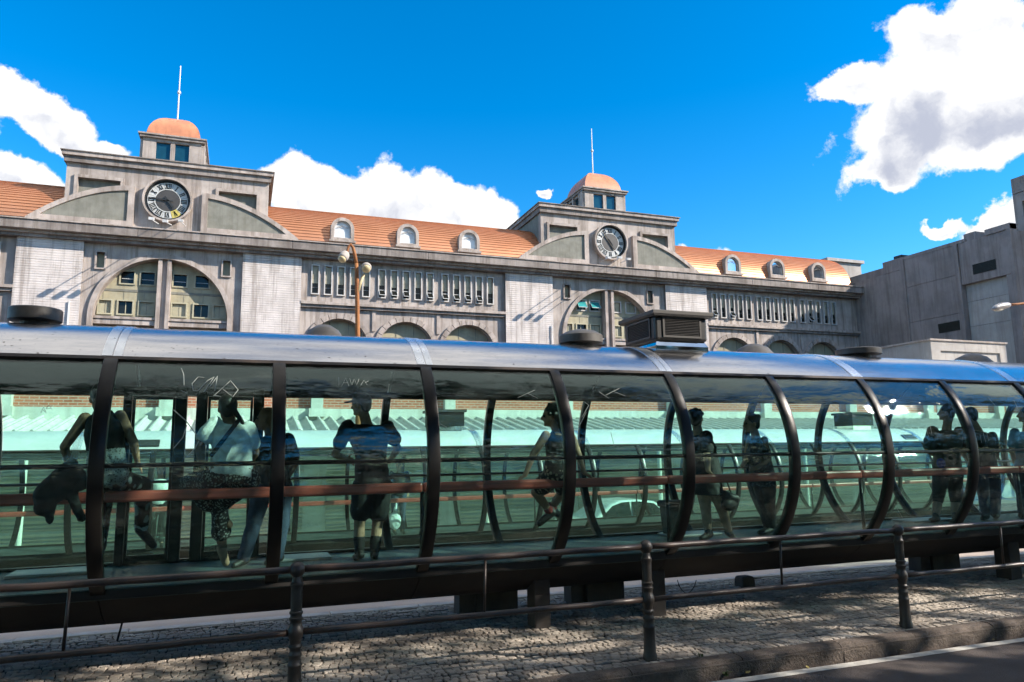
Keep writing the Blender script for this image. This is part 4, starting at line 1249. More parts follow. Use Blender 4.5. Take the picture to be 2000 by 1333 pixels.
for y0, y1, z0, z1 in ((19.23, 20.17, 8.40, 8.80), (20.99, 21.94, 6.33, 6.72)):
    lv = D().box(DX - .02, DX + .05, y0, y1, z0, z1).build('louvre', 'vent_dark', db)
    for k in range(8):
        z = z0 + .03 + k * (z1 - z0 - .06) / 7
        D().obox((DX - .025, (y0 + y1) / 2, z), (0, (y1 - y0) / 2, 0), (.012, 0, -.012), (.002, 0, .002)).build('louvre_slat', 'vent_dark', lv)
# plain front face with a vertical joint pattern
for k in range(6):
    D().box(DX + .32 + k * 2.1, DX + .32 + k * 2.1 + 2.07, 18.62, 18.70, -.5, 9.8).build('front_panel', 'dark_conc', db)
tw = empty('concrete_tower', (47.2, 26, 0)); tag(tw, 'tall dark concrete tower cut by the right edge of the photo', 'tower')
MB().box(47.30, 62, 16, 32.0, -1, 19.0).build('core', 'dark_conc', tw)
def yz_panel(y0, y1, z0, z1, iy, iz):
    # panel in the plane facing left with a raised border round a sunk field
    for a, b, c, d in ((y0, y1, z0, z0 + iz), (y0, y1, z1 - iz, z1), (y0, y0 + iy, z0 + iz, z1 - iz), (y1 - iy, y1, z0 + iz, z1 - iz)):
        yield a, b, c, d
for z in (0, 6, 12):
    mb = MB()
    for y in (16, 24):
        for a, b, c, d in yz_panel(y + .02, y + 7.98, z + .02, z + 5.98, .55, .6):
            mb.box(47.0, 47.3, a, b, c, d)
    mb.build('side_panel', 'dark_conc', tw)
MB().box(47.0, 47.3, 16, 32, 18.02, 19.05).build('parapet', 'dark_conc', tw)
MB().box(47.3, 62, 32.0, 32.2, -1, 19.0).build('front_wall', 'dark_conc', tw)
an = empty('low_annex', (28.8, 24, 0)); tag(an, 'low pale concrete block with a recessed front panel in front of the dark building', 'building')
MB().box(28.85, 33.5, 24.06, 27.0, -1.3, 6.40).build('core', 'pale_conc', an)
MB().prism(rect(28.79, 33.54, -1.3, 6.42), [rect(29.35, 33.1, 3.2, 5.98)], 23.98, 24.10).build('front_wall', 'pale_conc', an)
MB().box(28.79, 28.86, 24.11, 27.0, -1.3, 6.42).build('side_wall', 'pale_conc', an)
MB().box(28.72, 33.6, 23.92, 27.1, 6.42, 6.50).build('coping', 'trim', an)

# ------------------------------------------------------------------ street lamps
lp = empty('street_lamp', (2.1, 14.75, gz(14.6) + .1)); tag(lp, 'rusty double street lamp with curved arm and two round heads behind the tube', 'street lamp')
LY = 14.75
q = lambda px, py: P(px, py, LY)
pole = [q(700, 1010), q(700, 900), q(699, 700), q(698, 600), q(697, 540), q(696, 515)]
pole[0].z = gz(14.6) + .1
arm = [q(*a) for a in ((696, 515), (693, 498), (689.5, 484), (685, 478), (681, 482), (678, 492), (675, 502))]
MB().tube(pole, [.065, .06, .05, .045, .042, .038], 12).build('pole', 'rust', lp, smooth=True)
MB().tube(arm, [.038, .036, .033, .03, .028, .026, .026], 10).build('curved_arm', 'rust', lp, smooth=True)
MB().tube([q(698, 572), q(704, 552), q(711, 536)], [.04, .034, .026], 10).build('side_arm', 'lamp_cream', lp, smooth=True)
def lamp_head(c, d, r, L):
    d = d.normalized(); a = d.cross(Vector((0, 1, 0))).normalized(); b = d.cross(a)
    rings = []
    for t, k in ((0, .35), (.12, .75), (.35, .98), (.6, 1.0), (.8, .88)):
        rings.append([c + d * L * t + (a * math.cos(2 * PI * i / 16) + b * math.sin(2 * PI * i / 16)) * r * k for i in range(16)])
    h = MB().loft(rings).build('lamp_head', 'pale_conc', lp, smooth=True, recalc=True)
    rings = []
    for t, k in ((.8, .84), (.92, .72), (1.0, .35)):
        rings.append([c + d * L * t + (a * math.cos(2 * PI * i / 16) + b * math.sin(2 * PI * i / 16)) * r * k for i in range(16)])
    MB().loft(rings).build('lamp_lens', 'lamp_cream', h, smooth=True, recalc=True)
lamp_head(q(677, 494), Vector((-.45, -.5, -.75)), .10, .28)
lamp_head(q(716, 519), Vector((-.15, -.72, -.55)), .105, .22)

cl = empty('road_lamp', (24.5, 14, 0)); tag(cl, 'grey cobra-head road lamp on a rusty arm at the right edge', 'street lamp')
hd = [P(1937, 605, 14), P(1945, 601, 14), P(1955, 598.5, 14), P(1966, 596.5, 14), P(1971, 596, 14)]
MB().tube(hd, [.03, .075, .095, .085, .06], 14).build('lamp_head', 'grey_metal', cl, smooth=True)
MB().tube([P(1943, 606.5, 14), P(1952, 604.5, 14), P(1962, 602, 14)], [.03, .055, .03], 12).build('lamp_lens', 'lamp_glass', cl, smooth=True)
MB().tube([P(1968, 596, 14), P(1985, 594.5, 14), P(2010, 592, 14), Vector((24.5, 14, 6.0))], [.04, .032, .035, .05], 10).build('arm', 'rust', cl, smooth=True)
MB().tube([(24.5, 14, -.8), (24.5, 14, 6.4)], [.10, .07], 12).build('pole', 'rust', cl, smooth=True)

# ------------------------------------------------------------------ white car parked beyond the second station
def car(cx, cy, z0, label):
    root = empty('parked_car', (cx, cy, z0)); tag(root, label, 'car')
    # side outline (length along x), lofted across the width with tumblehome
    prof = [(-2.05, .30), (-2.08, .55), (-1.95, .80), (-1.35, .90), (-.72, 1.30), (-.35, 1.42), (.25, 1.43), (.80, 1.36), (1.45, .98), (1.98, .92), (2.08, .62), (2.05, .30)]
    rings = []
    for w, k in ((-.84, .0), (-.82, .6), (-.74, .92), (-.60, 1.0), (.60, 1.0), (.74, .92), (.82, .6), (.84, .0)):
        rings.append([(cx + x * (.985 if abs(w) > .8 else 1), cy + w * (1 - .14 * max(0, (z - .85)) / .58), z0 + (z if z < .95 or k == 1.0 else .95 + (z - .95) * (.75 + .25 * k))) for x, z in prof])
    b = MB().loft(rings).build('body', 'car_white', root, recalc=True, bevel=.05)
    for s in (-1, 1):
        for pts in ([(-1.05, .97), (-.66, 1.27), (-.34, 1.36), (-.08, 1.37), (-.08, .97)], [(.0, .97), (.0, 1.37), (.25, 1.37), (.74, 1.30), (1.10, .99)]):
            mb = MB(); y = cy + s * .80
            mb.loft([[(cx + a, y + dy - s * .10 * (z - .97) / .4, z0 + z) for a, z in pts] for dy in (-.02 * s, .03 * s)])
            mb.build('side_window', 'car_glass', root, recalc=True)
    for wx in (-1.3, 1.3):
        for s in (-1, 1):
            ty = MB(lambda v, wx=wx, s=s: Vector((cx + wx + v.x, cy + s * .76 + v.z, z0 + .31 + v.y)))
            ty.lathe([(.2, -.09), (.30, -.09), (.31, 0), (.30, .09), (.2, .09)], (0, 0, 0), 24)
            t = ty.build('wheel', 'tyre', root, recalc=True)
            hb = MB(lambda v, wx=wx, s=s: Vector((cx + wx + v.x, cy + s * .76 + v.z, z0 + .31 + v.y)))
            hb.lathe([(.19, -.095), (.19, .095)], (0, 0, 0), 20).build('hub', 'hub', t)
    for wx, m in ((-2.06, 'lamp_glass'), (2.05, 'red')):
        for s in (-1, 1):
            MB().box(cx + wx - .03, cx + wx + .03, cy + s * .62 - .14, cy + s * .62 + .14, z0 + .62, z0 + .74).build('headlight' if wx < 0 else 'tail_light', m, root)
cp_ = P(1218, 1000, 20.4)
car(cp_.x, 20.6, gz(20.6) - .045, 'white saloon car parked beyond the second station, seen through the glass')

# ------------------------------------------------------------------ people
def frame_of(d):
    d = d.normalized()
    a = d.cross(Vector((0, 0, 1))) if abs(d.z) < .9 else d.cross(Vector((0, 1, 0)))
    a.normalize()
    return a, d.cross(a)

class Flesh(MB):
    def cone(s, a, b, ra, rb, n=12, flat=None):
        """tapered limb with round ends; flat=(axis, factor) squashes it along an axis"""
        a, b = Vector(a), Vector(b)
        d = b - a; L = d.length
        if L < 1e-5: d = Vector((0, 0, 1)); L = 1e-5
        u, v = frame_of(d); d = d / L
        rings = []
        for t, k, off in [(0, math.cos(f), -math.sin(f) * ra) for f in (1.45, 1.1, .7, .35)] + [(0, 1, 0), (.25, 1, 0), (.5, 1, 0), (.75, 1, 0), (1, 1, 0)] + [(1, math.cos(f), math.sin(f) * rb) for f in (.35, .7, 1.1, 1.45)]:
            r = (ra + (rb - ra) * t) * k
            c = a + d * (L * t + off)
            ring = []
            for i in range(n):
                o = (u * math.cos(2 * PI * i / n) + v * math.sin(2 * PI * i / n)) * r
                if flat:
                    o -= flat[0] * o.dot(flat[0]) * (1 - flat[1])
                ring.append(c + o)
            rings.append(ring)
        return s.loft(rings)
    def ball(s, c, rx, ry, rz, ax=None, n=14):
        c = Vector(c)
        X, Y, Z = ax or (Vector((1, 0, 0)), Vector((0, 1, 0)), Vector((0, 0, 1)))
        rings = []
        for j in range(1, 12):
            t = PI * j / 12 - PI / 2
            rings.append([c + X * rx * math.cos(t) * math.cos(2 * PI * i / n) + Y * ry * math.cos(t) * math.sin(2 * PI * i / n) + Z * rz * math.sin(t) for i in range(n)])
        return s.loft(rings)
    def trunk(s, secs, lat, fwd, n=20, p=2.4):
        """rounded cross-sections (centre, half width, half depth)"""
        rings = []
        for c, w, d in secs:
            ring = []
            for i in range(n):
                a = 2 * PI * i / n
                ca, sa = math.cos(a), math.sin(a)
                ring.append(Vector(c) + lat * w * math.copysign(abs(ca) ** (2 / p), ca) + fwd * d * math.copysign(abs(sa) ** (2 / p), sa))
            rings.append(ring)
        return s.loft(rings)
    def skin(s, name, m, parent, vox, smooth=4, folds=0.0):
        o = s.build(name, m, parent, smooth=True, recalc=True)
        r = o.modifiers.new('union', 'REMESH'); r.mode = 'VOXEL'; r.voxel_size = vox; r.use_smooth_shade = True
        if smooth:
            k = o.modifiers.new('relax', 'SMOOTH'); k.iterations = smooth; k.factor = .5
        if folds:
            tx = bpy.data.textures.get('cloth_folds') or bpy.data.textures.new('cloth_folds', 'CLOUDS')
            tx.noise_scale = .09
            dm = o.modifiers.new('folds', 'DISPLACE'); dm.texture = tx; dm.strength = folds; dm.mid_level = .5; dm.texture_coords = 'GLOBAL'
        return o

def hand(fl, wrist, tip, side, curl, thumb):
    """palm with four fingers and a thumb; side is the direction across the knuckles, curl bends the finger tips"""
    d = (tip - wrist); L = d.length; d = d.normalized()
    side = (side - d * side.dot(d)).normalized()
    pm = wrist + d * L * .48
    nrm = d.cross(side)
    fl.cone(wrist, pm, .026, .034, flat=(nrm, .5))
    for i, (k, ln) in enumerate(((-1.4, .88), (-.48, 1.0), (.46, .96), (1.35, .76))):
        a = pm + side * k * .017 - d * .006
        b = a + d * L * .30 * ln + side * k * .006
        e = b + (d * .75 + curl * .7).normalized() * L * .25 * ln
        fl.cone(a, b, .0092, .0085, 8); fl.cone(b, e, .0085, .0072, 8)
    a = wrist + d * L * .16 + thumb * .022
    b = a + (d * .55 + thumb * .8).normalized() * L * .26
    fl.cone(a, b, .0115, .0095, 8); fl.cone(b, b + (d * .95 + thumb * .25).normalized() * L * .18, .0095, .008, 8)

def head(fl, c, fwd, up, s=1.0):
    lat = fwd.cross(up).normalized()
    ax = (lat, fwd, up)
    fl.ball(c + up * .018 * s - fwd * .012 * s, .074 * s, .094 * s, .098 * s, ax)
    fl.ball(c - up * .045 * s + fwd * .030 * s, .056 * s, .062 * s, .070 * s, ax)
    fl.cone(c + fwd * .088 * s + up * .008 * s, c + fwd * .108 * s - up * .026 * s, .010 * s, .016 * s, 8)
    fl.ball(c + fwd * .083 * s - up * .058 * s, .022 * s, .012 * s, .010 * s, ax, 8)
    fl.ball(c + fwd * .078 * s - up * .092 * s, .024 * s, .018 * s, .018 * s, ax, 8)
    for q in (-1, 1):
        fl.ball(c + lat * q * .074 * s - fwd * .008 * s - up * .012 * s, .010 * s, .020 * s, .032 * s, ax, 8)
        fl.ball(c + lat * q * .033 * s + fwd * .077 * s + up * .022 * s, .022 * s, .014 * s, .010 * s, ax, 8)

def eyes(c, fwd, up, parent, s=1.0):
    lat = fwd.cross(up).normalized()
    mb = Flesh()
    for q in (-1, 1):
        mb.ball(c + lat * q * .033 * s + fwd * .080 * s + up * .008 * s, .014 * s, .009 * s, .008 * s, (lat, fwd, up), 8)
    mb.build('eyes', 'black', parent, smooth=True)

def person(label, J, Y0, face, gaze, cloth, build=1.0, skin='skin', hair=None, vox=.0105, group='people waiting in the near station', hands=True, lat=None, floor=None):
    """J: joints as (pixel x, pixel y, depth offset). face: way the chest points, gaze: way the head looks."""
    q = {k: P(v[0], v[1], Y0 + v[2]) for k, v in J.items()}
    if floor is not None:                 # feet stand on the floor
        for k in list(q):
            if k.startswith('ank'): q[k].z = max(floor + .075, q[k].z) if abs(q[k].z - floor) > .3 else floor + .075
            if k.startswith('toe') and abs(q[k].z - floor) < .25: q[k].z = floor + .03
    face = Vector(face).normalized(); gaze = Vector(gaze).normalized()
    up = Vector((0, 0, 1))
    L = lat.normalized() if lat else (q['shR'] - q['shL']).normalized()
    fwd = face
    S = build
    base = (q['ankL'] + q['ankR']) / 2
    root = empty('person', (base.x, base.y, floor if floor is not None else ZF))
    tag(root, label, 'person', group)
    sh = (q['shL'] + q['shR']) / 2
    pel = q['pel']
    spine = sh - pel
    mid = pel + spine * .45
    wS = (q['shR'] - q['shL']).length / 2
    latv = L
    fw = (fwd - latv * fwd.dot(latv)).normalized()
    hw = .150 * S
    secs = [(pel - spine.normalized() * .06, hw * .80, .095 * S), (pel, hw, .118 * S), (pel + spine * .22, hw * .93, .108 * S), (mid, hw * .84 * (1 + .35 * (S - 1)), .100 * S), (pel + spine * .72, max(hw * .92, wS * .80), .112 * S), (pel + spine * .90, wS * .88, .095 * S), (sh + spine.normalized() * .015, wS * .62, .065)]
    def limbs(fl, add=0.0, arms=1.0, legs=1.0, parts=('armL', 'armR', 'legL', 'legR'), k=1.0):
        for sd in 'LR':
            if 'arm' + sd in parts and arms > 0:
                a, b, c = q['sh' + sd], q['el' + sd], q['wr' + sd]
                if arms <= 1:
                    fl.cone(a, a + (b - a) * arms, (.046 * min(S, 1.12) + add), (.038 * min(S, 1.15) + add * k))
                else:
                    fl.cone(a, b, .050 * S + add, .039 * S + add); fl.cone(b, b + (c - b) * (arms - 1), .039 * S + add, (.039 + (.026 - .039) * (arms - 1)) * S + add * k)
            if 'leg' + sd in parts and legs > 0:
                a, b, c = q['hip' + sd], q['kn' + sd], q['ank' + sd]
                if legs <= 1:
                    fl.cone(a, a + (b - a) * legs, .088 * S + add, (.088 + (.056 - .088) * legs) * S + add * k)
                else:
                    fl.cone(a, b, .088 * S + add, .056 * S + add)
                    m_ = b + (c - b) * .35
                    e = legs - 1
                    fl.cone(b, b + (c - b) * min(e, .35), .054 * S + add, .054 * S + add)
                    if e > .35:
                        fl.cone(m_, b + (c - b) * e, .054 * S + add, (.054 + (.036 - .054) * (e - .35) / .65) * S + add * k)
    fl = Flesh()
    fl.trunk(secs, latv, fw)
    limbs(fl, 0, 2, 2)
    hd = q['head']
    fl.cone(sh + spine.normalized() * -.02, hd - Vector((0, 0, .05)) - gaze * .02, .058 * S, .052)
    hup = (up + (hd - sh).normalized() * .4).normalized()
    gz_ = (gaze - hup * gaze.dot(hup)).normalized()
    head(fl, hd, gz_, hup, 1.0)
    for sd in 'LR':
        fl.cone(q['ank' + sd], q['toe' + sd], .036, .026, flat=None)
        if hands and 'ha' + sd in q:
            w, h_ = q['wr' + sd], q['ha' + sd]
            cu = Vector(J.get('curl', (0, 0, -1)))
            acr = Vector(J['acr' + sd]) if 'acr' + sd in J else latv
            hand(fl, w, h_, acr, cu, Vector(J['th' + sd]) if 'th' + sd in J else (fw * .7 + up * .2).normalized())
    body = fl.skin('body', skin, root, vox, 2)
    eyes(hd, gz_, hup, body)
    for c in cloth:
        kind, m = c[0], c[1]
        o = c[2] if len(c) > 2 else {}
        f2 = Flesh()
        if kind == 'top':
            add = o.get('add', .014)
            lo = o.get('low', 0)
            ss = [(c_, w + add, d + add) for c_, w, d in secs]
            ss = ss[o.get('from', 0):o.get('to', 7)]
            if lo: ss = [(ss[0][0] - Vector((0, 0, lo)), ss[0][1] + o.get('flare', .03), ss[0][2] + o.get('flare', .03))] + ss
            f2.trunk(ss, latv, fw)
            if o.get('sleeve', .55) > 0:
                limbs(f2, add - .002, o.get('sleeve', .55), 0, k=1.7)
            if o.get('tank'):
                for s_ in (-1, 1):
                    a = sh + latv * s_ * wS * .45 + up * .035
                    f2.cone(a - fw * .07 - up * .10, a, .022, .022); f2.cone(a, a + fw * .07 - up * .10, .022, .022)
            f2.skin(o.get('name', 'shirt'), m, root, .012, 3, o.get('folds', .018))
        elif kind == 'bottom':
            add = o.get('add', .014)
            f2.trunk([(c_, w + add, d + add) for c_, w, d in secs[:3]], latv, fw)
            limbs(f2, add, 0, o.get('len', 1.92), k=o.get('k', 1.6))
            f2.skin(o.get('name', 'trousers'), m, root, .012, 3, o.get('folds', .016))
        elif kind == 'shoes':
            for sd in 'LR':
                a, t = q['ank' + sd], q['toe' + sd]
                d = (t - a).normalized()
                f2.cone(a - d * .03 + Vector((0, 0, -.025)), t + d * .02, .046, .036)
                f2.cone(a, a + Vector((0, 0, .035)), .045, .043)
            f2.skin('shoes', m, root, .012, 2)
        elif kind == 'socks':
            for sd in 'LR':
                a, b = q['ank' + sd], q['kn' + sd]
                f2.cone(a, a + (b - a) * o.get('h', .45), .046 * S, .058 * S)
            f2.skin('socks', m, root, .012, 2)
        elif kind == 'strap':
            a, b = P(*o['a']), P(*o['b'])
            pts = [a.lerp(b, i / 12) + Vector((0, -o.get('bulge', .02) * math.sin(PI * i / 12), 0)) for i in range(13)]
            rings = []
            d = (b - a).normalized(); w = d.cross(Vector((0, 1, 0))).normalized()
            for p_ in pts:
                rings.append([p_ - w * .018, p_ + w * .018, p_ + w * .018 + Vector((0, -.008, 0)), p_ - w * .018 + Vector((0, -.008, 0))])
            MB().loft(rings).build('bag_strap', m, root, recalc=True)
        elif kind == 'hair':
            lt = gz_.cross(hup).normalized()
            ax = (lt, gz_, hup)
            f2.ball(hd + hup * .034 - gz_ * .026, .083, .096, .094, ax)
            f2.ball(hd - gz_ * .055 - hup * .01, .074, .058, .085, ax)
            if o.get('tail'):
                a = hd - gz_ * .09 + hup * .03
                f2.cone(a, P(*o['tail']), .035, .018)
            if o.get('bun'):
                f2.ball(hd - gz_ * .10 + hup * .07, .042, .042, .042, ax)
            if o.get('long'):
                f2.cone(hd - gz_ * .07, hd - gz_ * .085 - hup * o['long'], .075, .05, flat=(gz_, .6))
            if o.get('curl'):
                for _ in range(26):
                    a = random.uniform(0, 2 * PI); e = random.uniform(-.3, 1.3)
                    dd = lt * math.cos(a) * math.cos(e) + gz_ * (math.sin(a) * math.cos(e) - .35) + hup * math.sin(e)
                    f2.ball(hd + dd.normalized() * .095 + hup * .02 - gz_ * .02, .024, .024, .024, None, 8)
            f2.skin('hair', m, root, .009, 2, .012)
        elif kind == 'cap':
            lt = gz_.cross(hup).normalized()
            ax = (lt, gz_, hup)
            f2.ball(hd + hup * .045 - gz_ * .012, .086, .104, .082, ax)
            f2.cone(hd + hup * .045 + gz_ * .07, hd + hup * .040 + gz_ * .15, .05, .05, flat=(hup, .22))
            f2.skin('cap', m, root, .009, 2)
    return root, q

def floor_y(px, py, z):
    d = ray(px, py)
    return d.y * ((z - CZ) / d.z)

# 1 woman in a black tank top perched on the bar, one leg hanging
person('woman in black tank top and ripped black jeans perched on the bar, leftmost',
       dict(head=(196, 779, .02), shL=(166, 817, 0), shR=(235, 812, 0), elL=(126, 873, .04), wrL=(136, 915, .14), haL=(146, 938, .22), elR=(261, 864, .05), wrR=(268, 898, .18), haR=(279, 922, .27),
            pel=(212, 934, .02), hipL=(196, 940, .05), hipR=(232, 940, .05), knL=(203, 985, .42), ankL=(192, 1076, .52), toeL=(186, 1088, .66), knR=(279, 946, .45), ankR=(277, 1033, .52), toeR=(297, 1062, .60), thL=(.6, .3, .2), thR=(-.6, .3, .2), acrL=(0, 1, .2), acrR=(0, 1, .2)),
       6.86, (0.1, 1, 0), (-.35, 1, 0), [('top', 'lace', dict(to=5, sleeve=-1, add=.016, name='knotted_overshirt', tank=False, folds=.03)), ('top', 'black', dict(**{'from': 3}, sleeve=-1, tank=True, add=.020, name='tank_top')), ('bottom', 'ripped', dict(len=1.95)), ('shoes', 'leather'), ('hair', 'hair_brown', dict(bun=True))], .96)
# her dark jacket hangs over the bar
jk = Flesh()
jy = 6.80
for a, b, r0, r1 in (((140, 905), (118, 935), .05, .09), ((118, 935), (92, 968), .09, .10), ((92, 968), (84, 990), .10, .075), ((150, 930), (110, 960), .07, .09), ((150, 922), (158, 944), .05, .06), ((98, 975), (97, 1018), .055, .034), ((135, 955), (147, 985), .05, .042), ((147, 985), (158, 1012), .045, .036), ((120, 950), (150, 950), .07, .05)):
    jk.cone(P(*a, jy), P(*b, jy - .03), r0, r1, flat=(Vector((0, 1, 0)), .55))
tag(jk.skin('dark_jacket', 'black', None, .013, 3, .03), 'dark jacket slung over the bar beside the woman in the tank top', 'jacket')
# 2 woman in a white t-shirt sitting on the bar
person('woman in white t-shirt and floral trousers sitting on the bar with crossed legs',
       dict(head=(444, 798, .05), shL=(419, 829, -.02), shR=(486, 838, .03), elL=(390, 868, -.04), wrL=(394, 915, .08), haL=(398, 936, .20), elR=(497, 884, .16), wrR=(480, 915, .30), haR=(465, 925, .36),
            pel=(452, 930, .0), hipL=(420, 936, .04), hipR=(482, 938, .04), knL=(368, 944, .40), ankL=(430, 1004, .52), toeL=(445, 1022, .50), knR=(428, 985, .44), ankR=(434, 1072, .62), toeR=(440, 1096, .66), acrL=(0, 1, .3), thL=(.5, .5, .3)),
       6.92, (-.25, 1, 0), (-.2, 1, .1), [('top', 'white_shirt', dict(sleeve=.62, add=.02, folds=.028, **{'from': 1})), ('bottom', 'floral', dict(len=1.62, k=2.0, add=.018)), ('shoes', 'skin'), ('hair', 'hair', dict(tail=(474, 826, 6.86))), ('strap', 'black', dict(a=(469, 818, 6.80), b=(411, 892, 6.76), bulge=.035))], 1.13, 'skin_dark')
# 3 bald man standing
y3 = 7.75
person('bald man in dark shirt and jeans standing behind the second rib',
       dict(head=(521, 818, 0), shL=(497, 856, -.10), shR=(563, 858, .12), elL=(492, 902, .0), wrL=(505, 930, .16), elR=(576, 905, .12), wrR=(560, 935, .26), pel=(532, 944, 0), hipL=(514, 950, -.04), hipR=(550, 950, .06), knL=(497, 1020, .02), ankL=(476, 1084, .1), toeL=(461, 1097, .05), knR=(551, 1020, .06), ankR=(541, 1088, .1), toeR=(526, 1098, .1)),
       y3, (-.8, .5, 0), (-.95, .25, -.05), [('top', 'charcoal', dict(sleeve=.7, add=.02, low=.02)), ('bottom', 'jeans', dict(len=1.96)), ('shoes', 'leather')], 1.08, 'skin_dark', floor=ZF)
# 4 man in cap and shorts
person('man in dark t-shirt, cap and black shorts standing with his back to the glass',
       dict(head=(705, 790, .03), shL=(678, 832, -.02), shR=(757, 834, .04), elL=(655, 888, .06), wrL=(678, 898, .28), elR=(777, 876, .08), wrR=(760, 902, .28), haR=(742, 906, .36), haL=(694, 902, .37), pel=(728, 940, .02), hipL=(709, 950, .02), hipR=(745, 950, .02), knL=(702, 1026, .04), ankL=(702, 1083, .02), toeL=(695, 1094, .14), knR=(737, 1026, .04), ankR=(731, 1083, .0), toeR=(731, 1094, .14), acrL=(0, 0, 1), acrR=(0, 0, 1), thL=(0, -.3, 1), thR=(0, -.3, 1)),
       7.72, (-.15, 1, 0), (-.75, .6, -.1), [('top', 'black', dict(sleeve=.6, add=.024, low=.03, folds=.03)), ('bottom', 'black', dict(len=.66, k=2.0, add=.02, name='shorts')), ('socks', 'black', dict(h=.5)), ('shoes', 'leather'), ('hair', 'hair'), ('cap', 'charcoal')], 1.04, floor=ZF)
# 5 woman with crossed ankles on the bar
person('woman in black tank top and floral shorts sitting on the bar with arms spread',
       dict(head=(1078, 811, .03), shL=(1066, 850, -.01), shR=(1117, 856, .02), elL=(1041, 889, -.02), wrL=(1026, 928, -.02), haL=(1008, 941, .02), elR=(1130, 889, .02), wrR=(1141, 923, .0), haR=(1160, 937, .02),
            pel=(1090, 927, .02), hipL=(1076, 934, .06), hipR=(1106, 934, .06), knL=(1046, 962, .46), ankL=(1075, 1000, .56), toeL=(1056, 1020, .58), knR=(1096, 965, .48), ankR=(1076, 994, .62), toeR=(1092, 1005, .66), acrL=(0, 1, 0), acrR=(0, 1, 0), thL=(.3, .8, .1), thR=(-.3, .8, .1)),
       6.86, (0, 1, 0), (-.85, .5, -.05), [('top', 'black', dict(sleeve=-1, tank=True, add=.014, **{'from': 1})), ('bottom', 'floral2', dict(len=.55, k=1.9, add=.018, name='shorts')), ('shoes', 'leather'), ('socks', 'red', dict(h=.14)), ('hair', 'hair', dict(long=.17, curl=True))], .92, vox=.009)
# 6 woman in a black tunic with her hand on the bar
person('woman in black tunic and bare legs standing with one hand on the bar',
       dict(head=(1360, 818, .02), shL=(1352, 852, .14), shR=(1379, 853, -.12), elL=(1356, 890, .24), wrL=(1366, 920, .30), elR=(1381, 897, -.26), wrR=(1383, 919, -.36), haR=(1394, 931, -.40), pel=(1379, 930, 0), hipL=(1371, 938, .07), hipR=(1389, 938, -.05), knL=(1379, 1000, .06), ankL=(1383, 1036, .02), toeL=(1372, 1046, .0), knR=(1411, 998, -.02), ankR=(1424, 1034, .04), toeR=(1431, 1043, -.02), acrR=(.2, 1, 0), thR=(.3, .6, .3)),
       7.62, (-.85, .5, 0), (.75, .6, 0), [('top', 'black', dict(sleeve=.55, add=.03, low=.16, flare=.02, name='tunic', folds=.025)), ('shoes', 'leather'), ('hair', 'hair', dict(curl=True))], 1.12, 'skin', floor=ZF, lat=Vector((.45, -.9, 0)))
hb = Flesh()
hb.ball(P(1424, 985, 7.5), .115, .055, .085); hb.cone(P(1413, 966, 7.5), P(1436, 975, 7.5), .05, .06)
hbo = hb.skin('handbag', 'leather', None, .012, 2, .02); tag(hbo, 'black leather handbag hanging beside the woman in the black tunic', 'bag')
MB().tube([P(1412, 962, 7.5), P(1408, 940, 7.5), P(1412, 930, 7.5), P(1420, 942, 7.5), P(1428, 964, 7.5)], .008, 6).build('handle', 'leather', hbo, smooth=True)
# 7 woman with hair up
person('woman with hair up in sleeveless patterned blouse and dark trousers',
       dict(head=(1467, 827, 0), shL=(1464, 858, .10), shR=(1493, 860, -.08), elL=(1458, 897, .14), wrL=(1450, 910, .0), elR=(1500, 900, -.10), wrR=(1477, 915, -.16), haR=(1462, 918, -.16), pel=(1490, 935, 0), hipL=(1483, 942, .06), hipR=(1500, 942, -.05), knL=(1493, 990, .06), ankL=(1500, 1032, .02), toeL=(1486, 1040, .0), knR=(1504, 990, -.02), ankR=(1508, 1032, .0), toeR=(1494, 1041, -.02), acrR=(0, 0, 1), thR=(0, .4, .8)),
       7.82, (-.9, .35, 0), (-.95, .2, 0), [('top', 'dots', dict(sleeve=-1, add=.018, low=.04)), ('bottom', 'black', dict(len=1.92)), ('shoes', 'leather'), ('hair', 'hair', dict(bun=True))], .98, floor=ZF, lat=Vector((.45, -.9, 0)))
# 8 large man, 9 man with a backpack, 10 man in blue at the edge
person('large man in dark green shirt and shorts standing near the right rib',
       dict(head=(1848, 806, 0), shL=(1822, 843, 0), shR=(1874, 844, .02), elL=(1812, 880, .06), wrL=(1830, 892, .28), elR=(1883, 882, .06), wrR=(1862, 896, .28), pel=(1850, 920, .02), hipL=(1838, 928, .02), hipR=(1864, 928, .02), knL=(1832, 975, .04), ankL=(1828, 1012, .02), toeL=(1820, 1020, .12), knR=(1866, 975, .04), ankR=(1866, 1012, .02), toeR=(1866, 1020, .12)),
       7.85, (-.3, 1, 0), (-.6, .8, 0), [('top', 'green_shirt', dict(sleeve=.7, add=.03, low=.03)), ('bottom', 'charcoal', dict(len=1.05, k=2.0, name='shorts')), ('shoes', 'leather'), ('hair', 'hair')], 1.17, floor=ZF)
wbg = Flesh(); wbg.ball(P(1838, 905, 7.60), .075, .04, .07); tag(wbg.skin('waist_bag', 'blue_bag', None, .011, 2, .015), 'blue waist bag against the back of the large man', 'bag')
